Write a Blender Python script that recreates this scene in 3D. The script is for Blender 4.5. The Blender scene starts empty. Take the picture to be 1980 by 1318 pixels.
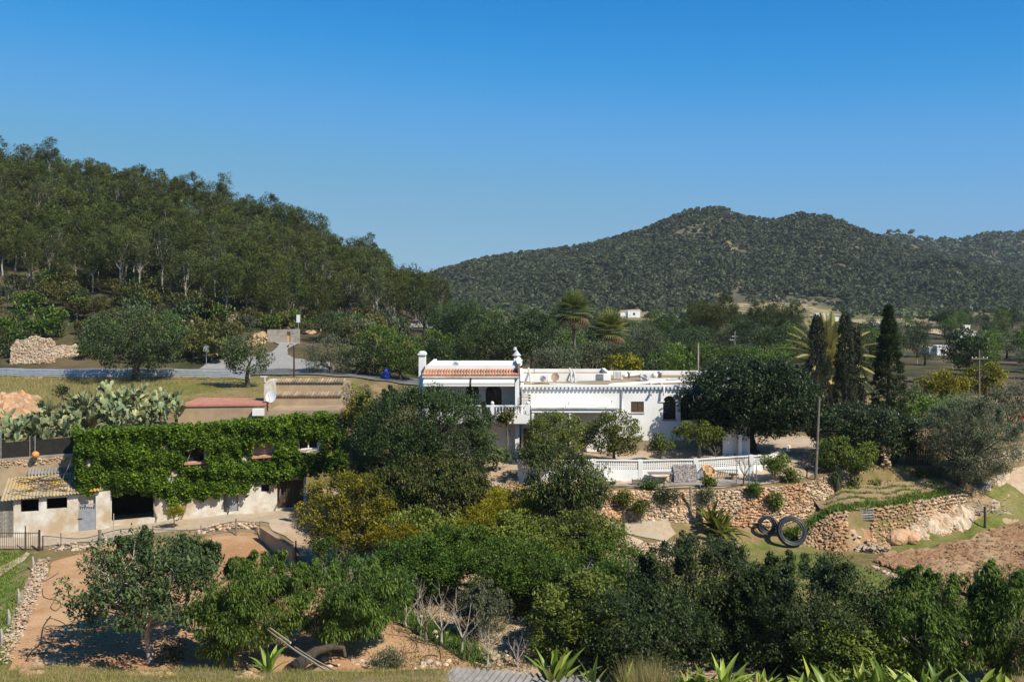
import bpy, math, random
import numpy as np
from mathutils import Vector, Matrix
from mathutils.geometry import delaunay_2d_cdt
R = math.radians
C = bpy.context.scene.collection
scene = bpy.context.scene
# ------------------------------------------------------------------ camera, sky, sun, exposure
F = 1925.0; HX = 990.0; HY = 560.0           # lens in photograph pixels, and the horizon row
cam = bpy.data.cameras.new('camera'); co = bpy.data.objects.new('camera', cam); C.objects.link(co)
co.location = (0, 0, 0); co.rotation_euler = (R(90), 0, 0)
cam.lens = 35; cam.sensor_width = 36; cam.shift_y = -99/1980; cam.clip_start = 0.5; cam.clip_end = 6000
scene.camera = co
SUN = Vector((0.56, -0.52, 0.78)).normalized()
w = bpy.data.worlds.new('World'); scene.world = w; w.use_nodes = True
nt = w.node_tree; nt.nodes.clear()
sky = nt.nodes.new('ShaderNodeTexSky'); sky.sky_type = 'NISHITA'; sky.sun_disc = False
sky.sun_elevation = math.asin(SUN.z); sky.sun_rotation = math.atan2(SUN.x, SUN.y)
sky.air_density = 0.6; sky.dust_density = 0.5; sky.ozone_density = 6.0; sky.altitude = 150
bg = nt.nodes.new('ShaderNodeBackground'); bg.inputs[1].default_value = 0.08
wo = nt.nodes.new('ShaderNodeOutputWorld')
m1 = nt.nodes.new('ShaderNodeVectorMath'); m1.operation = 'SCALE'; m1.inputs[3].default_value = 0.1
m2 = nt.nodes.new('ShaderNodeVectorMath'); m2.operation = 'SCALE'; m2.inputs[3].default_value = 10
cv = nt.nodes.new('ShaderNodeRGBCurve')                          # the deep polarised blue of the photograph's sky
for ch, pts in enumerate(([(0, 0), (.084, .017), (.147, .12), (.3, .25), (1, .6)], [(0, 0), (.10, .11), (.162, .255), (.27, .40), (.445, .47), (1, .75)], [(0, 0), (.22, .33), (.347, .70), (.515, .80), (.66, .70), (1, .8)])):
    c_ = cv.mapping.curves[ch]
    c_.points[0].location = pts[0]; c_.points[1].location = pts[-1]
    for p_ in pts[1:-1]: c_.points.new(*p_)
cv.mapping.update()
nt.links.new(sky.outputs[0], m1.inputs[0]); nt.links.new(m1.outputs[0], cv.inputs['Color']); nt.links.new(cv.outputs[0], m2.inputs[0]); nt.links.new(m2.outputs[0], bg.inputs[0]); nt.links.new(bg.outputs[0], wo.inputs[0])
sl = bpy.data.lights.new('sun', 'SUN'); sl.energy = 5.0; sl.angle = R(0.53); sl.color = (1.0, 0.925, 0.78)
so = bpy.data.objects.new('sun', sl); C.objects.link(so); so.rotation_euler = SUN.to_track_quat('Z', 'Y').to_euler()
scene.view_settings.view_transform = 'Standard'; scene.view_settings.look = 'None'
scene.view_settings.exposure = 0.25; scene.view_settings.gamma = 1
scene.cycles.max_bounces = 6; scene.cycles.diffuse_bounces = 1; scene.cycles.transparent_max_bounces = 8
# ------------------------------------------------------------------ helpers
def fx(px, Y): return Y*(px-HX)/F
def fz(py, Y): return Y*(HY-py)/F
def tag(o, label=None, cat=None, group=None, kind=None):
    if label: o['label'] = label
    if cat: o['category'] = cat
    if group: o['group'] = group
    if kind: o['kind'] = kind
    return o
def thing(name, label, cat, loc=(0, 0, 0), rz=0, group=None):
    o = bpy.data.objects.new(name, None); C.objects.link(o); o.empty_display_size = 0.3
    o.location = loc; o.rotation_euler = (0, 0, rz)
    return tag(o, label, cat, group)
def root_of(o):
    while o.parent: o = o.parent
    return o
class MB:
    def __init__(s): s.v = []; s.f = []; s.t = []
    def add(s, vs, fs, t=None):
        n = len(s.v); s.v.extend([tuple(p) for p in vs]); s.f.extend([tuple(i+n for i in f) for f in fs])
        s.t.extend([random.random() if t is None else t]*len(fs)); return s
    def box(s, x0, x1, y0, y1, z0, z1, t=None):
        return s.add([(x0,y0,z0),(x1,y0,z0),(x1,y1,z0),(x0,y1,z0),(x0,y0,z1),(x1,y0,z1),(x1,y1,z1),(x0,y1,z1)],
                     [(0,3,2,1),(4,5,6,7),(0,1,5,4),(1,2,6,5),(2,3,7,6),(3,0,4,7)], t)
    def tube(s, pts, rad, n=6, t=None, cap=True):
        pts = [Vector(p) for p in pts]; m = len(pts)
        if not hasattr(rad, '__len__'): rad = [rad]*m
        vs = []; fs = []
        for i, p in enumerate(pts):
            d = (pts[min(i+1, m-1)]-pts[max(i-1, 0)])
            d = d.normalized() if d.length > 1e-6 else Vector((0, 0, 1))
            a = d.cross(Vector((0, 0, 1)) if abs(d.z) < 0.95 else Vector((1, 0, 0))).normalized(); b = d.cross(a)
            for k in range(n):
                q = 2*math.pi*k/n
                vs.append(p+(a*math.cos(q)+b*math.sin(q))*rad[i])
        for i in range(m-1):
            for k in range(n):
                fs.append((i*n+k, i*n+(k+1) % n, (i+1)*n+(k+1) % n, (i+1)*n+k))
        if cap: fs.append(tuple(range(n))); fs.append(tuple((m-1)*n+k for k in range(n-1, -1, -1)))
        return s.add(vs, fs, t)
    def lathe(s, cx, cy, prof, n=12, t=None):
        vs = []; fs = []
        for r, z in prof:
            for k in range(n): vs.append((cx+r*math.cos(6.28318*k/n), cy+r*math.sin(6.28318*k/n), z))
        for i in range(len(prof)-1):
            for k in range(n): fs.append((i*n+k, i*n+(k+1) % n, (i+1)*n+(k+1) % n, (i+1)*n+k))
        fs.append(tuple(range(n-1, -1, -1))); fs.append(tuple((len(prof)-1)*n+k for k in range(n)))
        return s.add(vs, fs, t)
    def ribbon(s, line, wdt, th, t=None):                       # flat band along a 3D line
        for a, b in zip(line[:-1], line[1:]): s.tube([a, b], wdt, 4, t)
        return s
    def panel(s, outer, holes, y0, y1, t=None):                 # polygon in (x,z), with holes, thick from y0 to y1
        pts = []; edges = []
        for ring in [outer]+holes:
            n0 = len(pts); pts += [Vector(p) for p in ring]; n = len(ring)
            edges += [(n0+i, n0+(i+1) % n) for i in range(n)]
        vo, eo, fo, _, _, _ = delaunay_2d_cdt(pts, edges, [], 1, 1e-5)
        def inside(p, ring):
            c = False; j = len(ring)-1
            for i in range(len(ring)):
                if (ring[i][1] > p[1]) != (ring[j][1] > p[1]) and p[0] < (ring[j][0]-ring[i][0])*(p[1]-ring[i][1])/(ring[j][1]-ring[i][1])+ring[i][0]: c = not c
                j = i
            return c
        keep = []
        for f in fo:
            cpt = (sum(vo[i][0] for i in f)/len(f), sum(vo[i][1] for i in f)/len(f))
            if inside(cpt, outer) and not any(inside(cpt, h) for h in holes): keep.append(tuple(f))
        ed = {}
        for f in keep:
            for i in range(len(f)): ed[(f[i], f[(i+1) % len(f)])] = 1
        n = len(vo); vs = [(p[0], y0, p[1]) for p in vo]+[(p[0], y1, p[1]) for p in vo]
        fs = [f for f in keep]+[tuple(i+n for i in reversed(f)) for f in keep]
        for (a, b) in ed:
            if (b, a) not in ed: fs.append((b, a, a+n, b+n))
        return s.add(vs, fs, t)
    def blob(s, c, r, seed=0, t=None, sub=1, rough=0.22):       # an irregular stone
        rn = random.Random(seed); vs, fs = ICO[sub]
        ang = rn.uniform(0, 6.28); ca, sa = math.cos(ang), math.sin(ang)
        out = []
        for p in vs:
            k = 1+rn.uniform(-rough, rough); x, y, z = p[0]*r[0]*k, p[1]*r[1]*k, p[2]*r[2]*k
            out.append((c[0]+x*ca-y*sa, c[1]+x*sa+y*ca, c[2]+z))
        return s.add(out, fs, rn.random() if t is None else t)
def _ico():
    g = (1+5**.5)/2; v = [(-1,g,0),(1,g,0),(-1,-g,0),(1,-g,0),(0,-1,g),(0,1,g),(0,-1,-g),(0,1,-g),(g,0,-1),(g,0,1),(-g,0,-1),(-g,0,1)]
    v = [Vector(p).normalized() for p in v]
    f = [(0,11,5),(0,5,1),(0,1,7),(0,7,10),(0,10,11),(1,5,9),(5,11,4),(11,10,2),(10,7,6),(7,1,8),(3,9,4),(3,4,2),(3,2,6),(3,6,8),(3,8,9),(4,9,5),(2,4,11),(6,2,10),(8,6,7),(9,8,1)]
    out = {1: ([tuple(p) for p in v], f)}
    for lv in (2, 3):
        vs = [Vector(p) for p in out[lv-1][0]]; fs = []; cache = {}
        def mid(a, b):
            k = (min(a, b), max(a, b))
            if k not in cache: cache[k] = len(vs); vs.append(((vs[a]+vs[b])/2).normalized())
            return cache[k]
        for a, b, c in out[lv-1][1]:
            d, e, h = mid(a, b), mid(b, c), mid(c, a); fs += [(a, d, h), (b, e, d), (c, h, e), (d, e, h)]
        out[lv] = ([tuple(p) for p in vs], fs)
    return out
ICO = _ico()
def build_np(name, V, Fc, mat, parent=None, tone=None, smooth=False, world=True):
    """V (n,3); Fc (m,k) one size, or a list of index tuples"""
    V = np.asarray(V, dtype=np.float32)
    if parent is not None and world: V = V-np.array(root_of(parent).location, dtype=np.float32)
    me = bpy.data.meshes.new(name)
    me.vertices.add(len(V)); me.vertices.foreach_set('co', V.ravel())
    if isinstance(Fc, np.ndarray):
        m, k = Fc.shape; idx = Fc.ravel(); st = np.arange(0, m*k, k); tot = np.full(m, k)
    else:
        m = len(Fc); tot = np.array([len(f) for f in Fc]); idx = np.array([i for f in Fc for i in f]); st = np.concatenate([[0], np.cumsum(tot)[:-1]])
    me.loops.add(len(idx)); me.loops.foreach_set('vertex_index', idx.astype(np.int32))
    me.polygons.add(m); me.polygons.foreach_set('loop_start', st.astype(np.int32)); me.polygons.foreach_set('loop_total', tot.astype(np.int32))
    me.polygons.foreach_set('use_smooth', np.full(m, bool(smooth)))
    me.update(calc_edges=True)
    if tone is not None:
        a = me.attributes.new('tone', 'FLOAT', 'FACE'); a.data.foreach_set('value', np.asarray(tone, dtype=np.float32))
    me.materials.append(mat)
    o = bpy.data.objects.new(name, me); C.objects.link(o)
    if parent is not None: o.parent = parent
    return o
def build(name, mb, mat, parent=None, smooth=False, world=True):
    return build_np(name, mb.v, mb.f, mat, parent, mb.t, smooth, world)
def solo(name, mb, mat, label, cat, group=None, smooth=False):   # a thing that is one mesh, its origin at its base
    v = np.array(mb.v); c = np.array([v[:, 0].mean(), v[:, 1].mean(), v[:, 2].min()])
    o = build_np(name, v-c, mb.f, mat, None, mb.t, smooth); o.location = c
    return tag(o, label, cat, group)
def copy_tree(o, parent=None):
    c = o.copy(); C.objects.link(c); c.parent = parent
    for ch in [x for x in o.children]: copy_tree(ch, c)
    return c
# ------------------------------------------------------------------ materials
def mat(name, c1, c2=None, scale=3.0, rough=0.85, c3=None, scale3=0.4, bump=0.0, bscale=None, tone=0.0, spec=0.25, metal=0.0, detail=6, lo=0.35, hi=0.65):
    m = bpy.data.materials.new(name); m.use_nodes = True; n = m.node_tree.nodes; L = m.node_tree.links
    b = n['Principled BSDF']; b.inputs['Roughness'].default_value = rough; b.inputs['Specular IOR Level'].default_value = spec; b.inputs['Metallic'].default_value = metal
    tc = n.new('ShaderNodeTexCoord'); co_ = tc.outputs['Object']
    def noise(sc, c_a, c_b, lo_=lo, hi_=hi):
        nz = n.new('ShaderNodeTexNoise'); nz.inputs['Scale'].default_value = sc; nz.inputs['Detail'].default_value = detail; nz.inputs['Roughness'].default_value = 0.65
        L.new(co_, nz.inputs['Vector']); r = n.new('ShaderNodeValToRGB'); r.color_ramp.elements[0].position = lo_; r.color_ramp.elements[1].position = hi_
        r.color_ramp.elements[0].color = (*c_a, 1); r.color_ramp.elements[1].color = (*c_b, 1)
        L.new(nz.outputs['Fac'], r.inputs[0]); return nz, r
    nz, r = noise(scale, c1, c2 or c1); out = r.outputs[0]
    if c3:
        n3, r3 = noise(scale3, (0, 0, 0), (1, 1, 1), 0.45, 0.62)
        mx = n.new('ShaderNodeMix'); mx.data_type = 'RGBA'; L.new(r3.outputs[0], mx.inputs[0]); L.new(out, mx.inputs[6]); mx.inputs[7].default_value = (*c3, 1); out = mx.outputs[2]
    if tone:
        at = n.new('ShaderNodeAttribute'); at.attribute_name = 'tone'
        mr = n.new('ShaderNodeMapRange'); mr.inputs[3].default_value = 1-tone; mr.inputs[4].default_value = 1+tone; L.new(at.outputs['Fac'], mr.inputs[0])
        mx = n.new('ShaderNodeMix'); mx.data_type = 'RGBA'; mx.blend_type = 'MULTIPLY'; mx.inputs[0].default_value = 1
        L.new(out, mx.inputs[6]); L.new(mr.outputs[0], mx.inputs[7]); out = mx.outputs[2]
    L.new(out, b.inputs['Base Color'])
    if bump:
        nb = n.new('ShaderNodeTexNoise'); nb.inputs['Scale'].default_value = bscale or scale*3; nb.inputs['Detail'].default_value = 5; L.new(co_, nb.inputs['Vector'])
        bp = n.new('ShaderNodeBump'); bp.inputs['Strength'].default_value = 1.0; bp.inputs['Distance'].default_value = bump
        L.new(nb.outputs['Fac'], bp.inputs['Height']); L.new(bp.outputs[0], b.inputs['Normal'])
    return m
def leafmat(name, c1, c2, rough=0.5, trans=0.25, spec=0.3, vary=0.25, c3=None, c3p=0.97):
    m = bpy.data.materials.new(name); m.use_nodes = True; n = m.node_tree.nodes; L = m.node_tree.links
    b = n['Principled BSDF']; b.inputs['Roughness'].default_value = rough; b.inputs['Specular IOR Level'].default_value = spec
    at = n.new('ShaderNodeAttribute'); at.attribute_name = 'tone'
    r = n.new('ShaderNodeValToRGB'); e = r.color_ramp.elements; e[0].color = (*c1, 1); e[1].color = (*[q*1.18 for q in c2], 1); e[0].position = 0.1; e[1].position = 0.8
    if c3: q = e.new(c3p); q.color = (*c3, 1)
    L.new(at.outputs['Fac'], r.inputs[0])
    oi = n.new('ShaderNodeObjectInfo'); mr = n.new('ShaderNodeMapRange'); mr.inputs[3].default_value = 1-vary; mr.inputs[4].default_value = 1+vary; L.new(oi.outputs['Random'], mr.inputs[0])
    hs = n.new('ShaderNodeHueSaturation'); L.new(mr.outputs[0], hs.inputs['Value']); L.new(r.outputs[0], hs.inputs['Color'])
    mh = n.new('ShaderNodeMapRange'); mh.inputs[3].default_value = 0.5-0.02*vary/0.25; mh.inputs[4].default_value = 0.5+0.012*vary/0.25
    mm = n.new('ShaderNodeMath'); mm.operation = 'FRACT'; mu = n.new('ShaderNodeMath'); mu.operation = 'MULTIPLY'; mu.inputs[1].default_value = 7.31
    L.new(oi.outputs['Random'], mu.inputs[0]); L.new(mu.outputs[0], mm.inputs[0]); L.new(mm.outputs[0], mh.inputs[0]); L.new(mh.outputs[0], hs.inputs['Hue'])
    L.new(hs.outputs[0], b.inputs['Base Color'])
    tr = n.new('ShaderNodeBsdfTranslucent'); L.new(hs.outputs[0], tr.inputs['Color']); ms = n.new('ShaderNodeMixShader'); ms.inputs[0].default_value = trans
    L.new(b.outputs[0], ms.inputs[1]); L.new(tr.outputs[0], ms.inputs[2]); L.new(ms.outputs[0], n['Material Output'].inputs['Surface'])
    return m
M = {}
M['white'] = mat('white_plaster', (0.80, 0.80, 0.79), (0.85, 0.85, 0.84), 1.2, 0.85, c3=(0.73, 0.71, 0.67), scale3=0.3, bump=0.003, bscale=12)
M['offwhite'] = mat('offwhite_plaster', (0.50, 0.46, 0.40), (0.68, 0.65, 0.59), 1.4, 0.9, c3=(0.44, 0.33, 0.22), scale3=0.5, bump=0.01)
M['grime'] = mat('grimy_block', (0.36, 0.28, 0.2), (0.5, 0.4, 0.29), 1.8, 0.9, c3=(0.3, 0.2, 0.13), scale3=0.5, bump=0.012)
M['ochre'] = mat('ochre_render', (0.36, 0.26, 0.16), (0.45, 0.33, 0.21), 1.1, 0.9, c3=(0.3, 0.23, 0.16), scale3=0.35, bump=0.01)
M['concrete'] = mat('concrete', (0.3, 0.27, 0.23), (0.42, 0.38, 0.32), 1.5, 0.9, c3=(0.24, 0.2, 0.16), scale3=0.5, bump=0.01)
M['tile'] = mat('clay_tile', (0.40, 0.15, 0.07), (0.52, 0.24, 0.13), 4, 0.85, tone=0.3)
M['oldtile'] = mat('weathered_tile', (0.25, 0.17, 0.11), (0.42, 0.32, 0.22), 4, 0.9, tone=0.3)
M['redroof'] = mat('red_painted_roof', (0.42, 0.17, 0.12), (0.5, 0.24, 0.17), 2, 0.85)
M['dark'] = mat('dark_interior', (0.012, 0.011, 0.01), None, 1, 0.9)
M['darkwood'] = mat('dark_wood', (0.05, 0.032, 0.02), (0.09, 0.06, 0.035), 5, 0.7)
M['shutter'] = mat('shutter_wood', (0.12, 0.075, 0.045), (0.17, 0.11, 0.065), 6, 0.7)
M['greywood'] = mat('grey_wood', (0.16, 0.14, 0.12), (0.3, 0.27, 0.24), 7, 0.9, tone=0.25)
M['bamboo'] = mat('bamboo', (0.5, 0.42, 0.27), (0.62, 0.54, 0.38), 5, 0.6)
M['metal'] = mat('grey_metal', (0.22, 0.24, 0.27), (0.3, 0.32, 0.35), 3, 0.55, metal=0.1)
M['galv'] = mat('galvanised_steel', (0.4, 0.42, 0.45), (0.5, 0.52, 0.55), 2, 0.45, metal=0.5)
M['iron'] = mat('rusty_iron', (0.035, 0.025, 0.02), (0.07, 0.04, 0.03), 6, 0.7)
M['dish'] = mat('dish_white', (0.66, 0.67, 0.68), (0.74, 0.74, 0.74), 2, 0.5)
M['dishback'] = mat('dish_tan', (0.38, 0.26, 0.2), (0.45, 0.32, 0.25), 2, 0.6)
M['glass'] = mat('window_glass', (0.02, 0.025, 0.03), None, 1, 0.12, spec=0.6)
M['awning'] = mat('awning_cloth', (0.7, 0.68, 0.63), (0.76, 0.74, 0.7), 2, 0.9)
M['hose'] = mat('black_hose', (0.02, 0.024, 0.03), (0.035, 0.04, 0.05), 3, 0.4, spec=0.5)
M['pipe'] = mat('grey_pipe', (0.5, 0.5, 0.5), (0.62, 0.62, 0.6), 2, 0.6)
M['wicker'] = mat('wicker', (0.52, 0.3, 0.12), (0.66, 0.42, 0.19), 14, 0.7)
M['asphalt'] = mat('asphalt', (0.1, 0.1, 0.105), (0.15, 0.15, 0.155), 1.5, 0.9, c3=(0.19, 0.185, 0.18), scale3=0.15, bump=0.004)
M['sideroad'] = mat('pale_asphalt', (0.26, 0.25, 0.24), (0.34, 0.33, 0.31), 1.5, 0.9, bump=0.004)
M['paint'] = mat('road_paint', (0.7, 0.7, 0.68), (0.55, 0.55, 0.52), 6, 0.7)
M['stone'] = mat('limestone', (0.42, 0.295, 0.19), (0.56, 0.43, 0.30), 2.5, 0.9, c3=(0.46, 0.27, 0.15), scale3=0.5, bump=0.02, tone=0.4)
M['palestone'] = mat('pale_limestone', (0.42, 0.33, 0.24), (0.55, 0.45, 0.34), 2.5, 0.9, c3=(0.42, 0.28, 0.18), scale3=0.9, bump=0.03, tone=0.25)
M['redstone'] = mat('red_earth_rock', (0.40, 0.25, 0.15), (0.52, 0.36, 0.23), 1.5, 0.9, c3=(0.42, 0.22, 0.11), scale3=0.8, bump=0.05, tone=0.25)
M['soil'] = mat('field_soil', (0.36, 0.19, 0.095), (0.47, 0.265, 0.14), 5, 0.95, c3=(0.50, 0.32, 0.18), scale3=0.22, bump=0.05, bscale=9)
M['plough'] = mat('ploughed_soil', (0.24, 0.135, 0.07), (0.35, 0.21, 0.115), 3, 0.95, c3=(0.38, 0.26, 0.15), scale3=0.3, bump=0.12, bscale=4)
M['sand'] = mat('sandy_ground', (0.36, 0.25, 0.16), (0.5, 0.37, 0.25), 2.5, 0.95, c3=(0.5, 0.4, 0.3), scale3=0.3, bump=0.03)
M['yard'] = mat('yard_earth', (0.38, 0.28, 0.19), (0.5, 0.4, 0.28), 2.0, 0.95, c3=(0.42, 0.36, 0.28), scale3=0.3, bump=0.03)
M['lawn'] = mat('lawn', (0.09, 0.11, 0.018), (0.17, 0.19, 0.04), 2.2, 0.95, c3=(0.24, 0.2, 0.08), scale3=0.45, bump=0.04, bscale=14)
M['ground'] = mat('dry_ground', (0.22, 0.15, 0.075), (0.13, 0.12, 0.035), 1.1, 0.95, c3=(0.34, 0.23, 0.13), scale3=0.18, bump=0.06)
M['meadow'] = mat('meadow', (0.09, 0.13, 0.018), (0.24, 0.2, 0.055), 1.6, 0.95, c3=(0.30, 0.21, 0.10), scale3=0.12, bump=0.08)
M['crop'] = mat('crop_ground', (0.07, 0.12, 0.02), (0.11, 0.17, 0.03), 4, 0.95, c3=(0.3, 0.22, 0.13), scale3=0.5, bump=0.06)
M['hill'] = mat('scrub_hillside', (0.03, 0.036, 0.012), (0.07, 0.068, 0.026), 0.35, 0.95, c3=(0.14, 0.10, 0.055), scale3=0.06, bump=0.2)
M['valley'] = mat('valley_floor', (0.10, 0.11, 0.035), (0.2, 0.17, 0.07), 0.12, 0.95, c3=(0.38, 0.28, 0.16), scale3=0.022, bump=0.1)
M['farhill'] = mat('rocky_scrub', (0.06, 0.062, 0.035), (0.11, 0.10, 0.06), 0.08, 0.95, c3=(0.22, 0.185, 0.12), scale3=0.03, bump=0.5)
M['terrfield'] = mat('terraced_field', (0.33, 0.25, 0.15), (0.45, 0.35, 0.22), 0.1, 0.95, c3=(0.24, 0.22, 0.1), scale3=0.05)
M['bark'] = mat('grey_bark', (0.14, 0.115, 0.09), (0.24, 0.205, 0.17), 5, 0.95, bump=0.02)
M['palebark'] = mat('pale_bark', (0.3, 0.26, 0.22), (0.46, 0.42, 0.37), 4, 0.9, bump=0.01)
M['darkbark'] = mat('dark_bark', (0.045, 0.035, 0.028), (0.1, 0.08, 0.06), 4, 0.95, bump=0.02)
M['lichen'] = mat('lichen_sheet', (0.36, 0.29, 0.18), (0.44, 0.36, 0.24), 3, 0.9, c3=(0.48, 0.30, 0.05), scale3=0.6, tone=0.12)
M['greysheet'] = mat('fibre_cement_sheet', (0.17, 0.16, 0.15), (0.27, 0.255, 0.235), 2.5, 0.9, tone=0.2)
M['net'] = mat('black_netting', (0.018, 0.017, 0.016), (0.03, 0.028, 0.025), 4, 0.9)
M['orange'] = mat('orange_ball', (0.7, 0.26, 0.06), (0.75, 0.33, 0.1), 3, 0.5)
M['quilt'] = mat('patterned_mat', (0.3, 0.27, 0.25), (0.12, 0.1, 0.1), 9, 0.9, lo=0.47, hi=0.53)
M['red'] = mat('red_shirt', (0.6, 0.05, 0.04), None, 3, 0.8)
M['bed'] = mat('bed_soil', (0.24, 0.165, 0.1), (0.34, 0.24, 0.15), 3, 0.95, bump=0.04)
M['skin'] = mat('skin', (0.42, 0.24, 0.17), None, 3, 0.6)
M['cloth'] = mat('dark_trousers', (0.03, 0.035, 0.05), None, 3, 0.9)
M['blue'] = mat('blue_tarpaulin', (0.02, 0.05, 0.35), (0.03, 0.08, 0.5), 3, 0.6)
M['fruit'] = mat('citrus_fruit', (0.75, 0.42, 0.03), (0.7, 0.5, 0.05), 3, 0.4)
# leaves
M['L_carob'] = leafmat('carob_leaf', (0.012, 0.026, 0.007), (0.066, 0.094, 0.028), 0.5, 0.12, spec=0.22, vary=0.15)
M['L_olive'] = leafmat('olive_leaf', (0.045, 0.058, 0.030), (0.15, 0.17, 0.095), 0.55, 0.15, spec=0.2)
M['L_grey'] = leafmat('grey_carob_leaf', (0.018, 0.038, 0.012), (0.085, 0.125, 0.042), 0.5, 0.18, spec=0.22)
M['L_peach'] = leafmat('peach_leaf', (0.026, 0.058, 0.008), (0.12, 0.18, 0.028), 0.5, 0.25, spec=0.22, vary=0.1)
M['L_lemon'] = leafmat('lemon_leaf', (0.08, 0.088, 0.008), (0.25, 0.23, 0.022), 0.5, 0.25, spec=0.2, c3=(0.55, 0.40, 0.03), c3p=0.9)
M['L_orange'] = leafmat('orange_tree_leaf', (0.018, 0.044, 0.006), (0.085, 0.14, 0.016), 0.5, 0.2, spec=0.22, vary=0.15)
M['L_citrus'] = leafmat('citrus_leaf', (0.030, 0.055, 0.008), (0.17, 0.21, 0.034), 0.5, 0.2, spec=0.22, vary=0.2)
M['L_yellow'] = leafmat('yellowish_leaf', (0.12, 0.11, 0.006), (0.30, 0.27, 0.018), 0.5, 0.3, spec=0.2)
M['L_brown'] = leafmat('loquat_leaf', (0.020, 0.036, 0.008), (0.085, 0.105, 0.026), 0.5, 0.12, spec=0.18, c3=(0.22, 0.15, 0.04), c3p=0.95)
M['L_ficus'] = leafmat('ficus_leaf', (0.012, 0.024, 0.008), (0.048, 0.072, 0.026), 0.45, 0.08, spec=0.25)
M['L_ivy'] = leafmat('vine_leaf', (0.05, 0.095, 0.008), (0.165, 0.265, 0.026), 0.55, 0.3, spec=0.2, vary=0.05)
M['L_pine'] = leafmat('pine_needles', (0.022, 0.038, 0.008), (0.105, 0.125, 0.028), 0.6, 0.18, spec=0.15, vary=0.3)
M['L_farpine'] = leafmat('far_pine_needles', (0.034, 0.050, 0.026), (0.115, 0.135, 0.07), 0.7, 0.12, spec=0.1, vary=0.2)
M['L_cypress'] = leafmat('cypress_leaf', (0.010, 0.016, 0.007), (0.035, 0.042, 0.018), 0.6, 0.1)
M['L_shrub'] = leafmat('shrub_leaf', (0.045, 0.055, 0.012), (0.14, 0.135, 0.036), 0.6, 0.2, spec=0.15, vary=0.4)
M['L_green'] = leafmat('green_orchard_leaf', (0.03, 0.070, 0.010), (0.12, 0.19, 0.028), 0.55, 0.25, spec=0.2, vary=0.25)
M['L_palm'] = leafmat('palm_frond', (0.07, 0.10, 0.025), (0.28, 0.30, 0.08), 0.45, 0.25, spec=0.25)
M['L_date'] = leafmat('date_palm_frond', (0.16, 0.17, 0.04), (0.50, 0.47, 0.17), 0.45, 0.3, spec=0.2)
M['L_dead'] = leafmat('dead_frond', (0.06, 0.04, 0.02), (0.14, 0.1, 0.05), 0.8, 0.1)
M['L_banana'] = leafmat('banana_leaf', (0.10, 0.14, 0.02), (0.26, 0.28, 0.05), 0.45, 0.35, c3=(0.3, 0.2, 0.08))
M['L_lily'] = leafmat('strap_leaf', (0.10, 0.17, 0.02), (0.32, 0.38, 0.07), 0.35, 0.3)
M['L_cactus'] = leafmat('cactus_pad', (0.13, 0.17, 0.08), (0.26, 0.31, 0.16), 0.6, 0.0, spec=0.2, c3=(0.38, 0.4, 0.18))
M['grass'] = leafmat('green_grass', (0.12, 0.15, 0.025), (0.30, 0.29, 0.08), 0.7, 0.3, c3=(0.45, 0.36, 0.17))
M['drygrass'] = leafmat('dry_grass', (0.16, 0.15, 0.045), (0.36, 0.29, 0.13), 0.8, 0.3)
M['weed'] = leafmat('weed_leaf', (0.06, 0.11, 0.015), (0.15, 0.22, 0.035), 0.6, 0.3)
M['clod'] = mat('soil_clod', (0.20, 0.11, 0.06), (0.34, 0.2, 0.11), 3, 0.95, tone=0.3)
M['rowgreen'] = leafmat('crop_leaf', (0.10, 0.17, 0.02), (0.26, 0.36, 0.06), 0.6, 0.3)
M['haze'] = hm = bpy.data.materials.new('haze_air'); hm.use_nodes = True; hn = hm.node_tree.nodes
hn.remove(hn['Principled BSDF']); pv = hn.new('ShaderNodeVolumePrincipled'); pv.inputs['Color'].default_value = (0.72, 0.82, 0.95, 1); pv.inputs['Density'].default_value = 0.0001; pv.inputs['Anisotropy'].default_value = 0.0
hm.node_tree.links.new(pv.outputs[0], hn['Material Output'].inputs['Volume'])
M['L_pine2'] = leafmat('grey_pine_needles', (0.026, 0.038, 0.012), (0.105, 0.125, 0.042), 0.6, 0.18, spec=0.15, vary=0.3)
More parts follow.
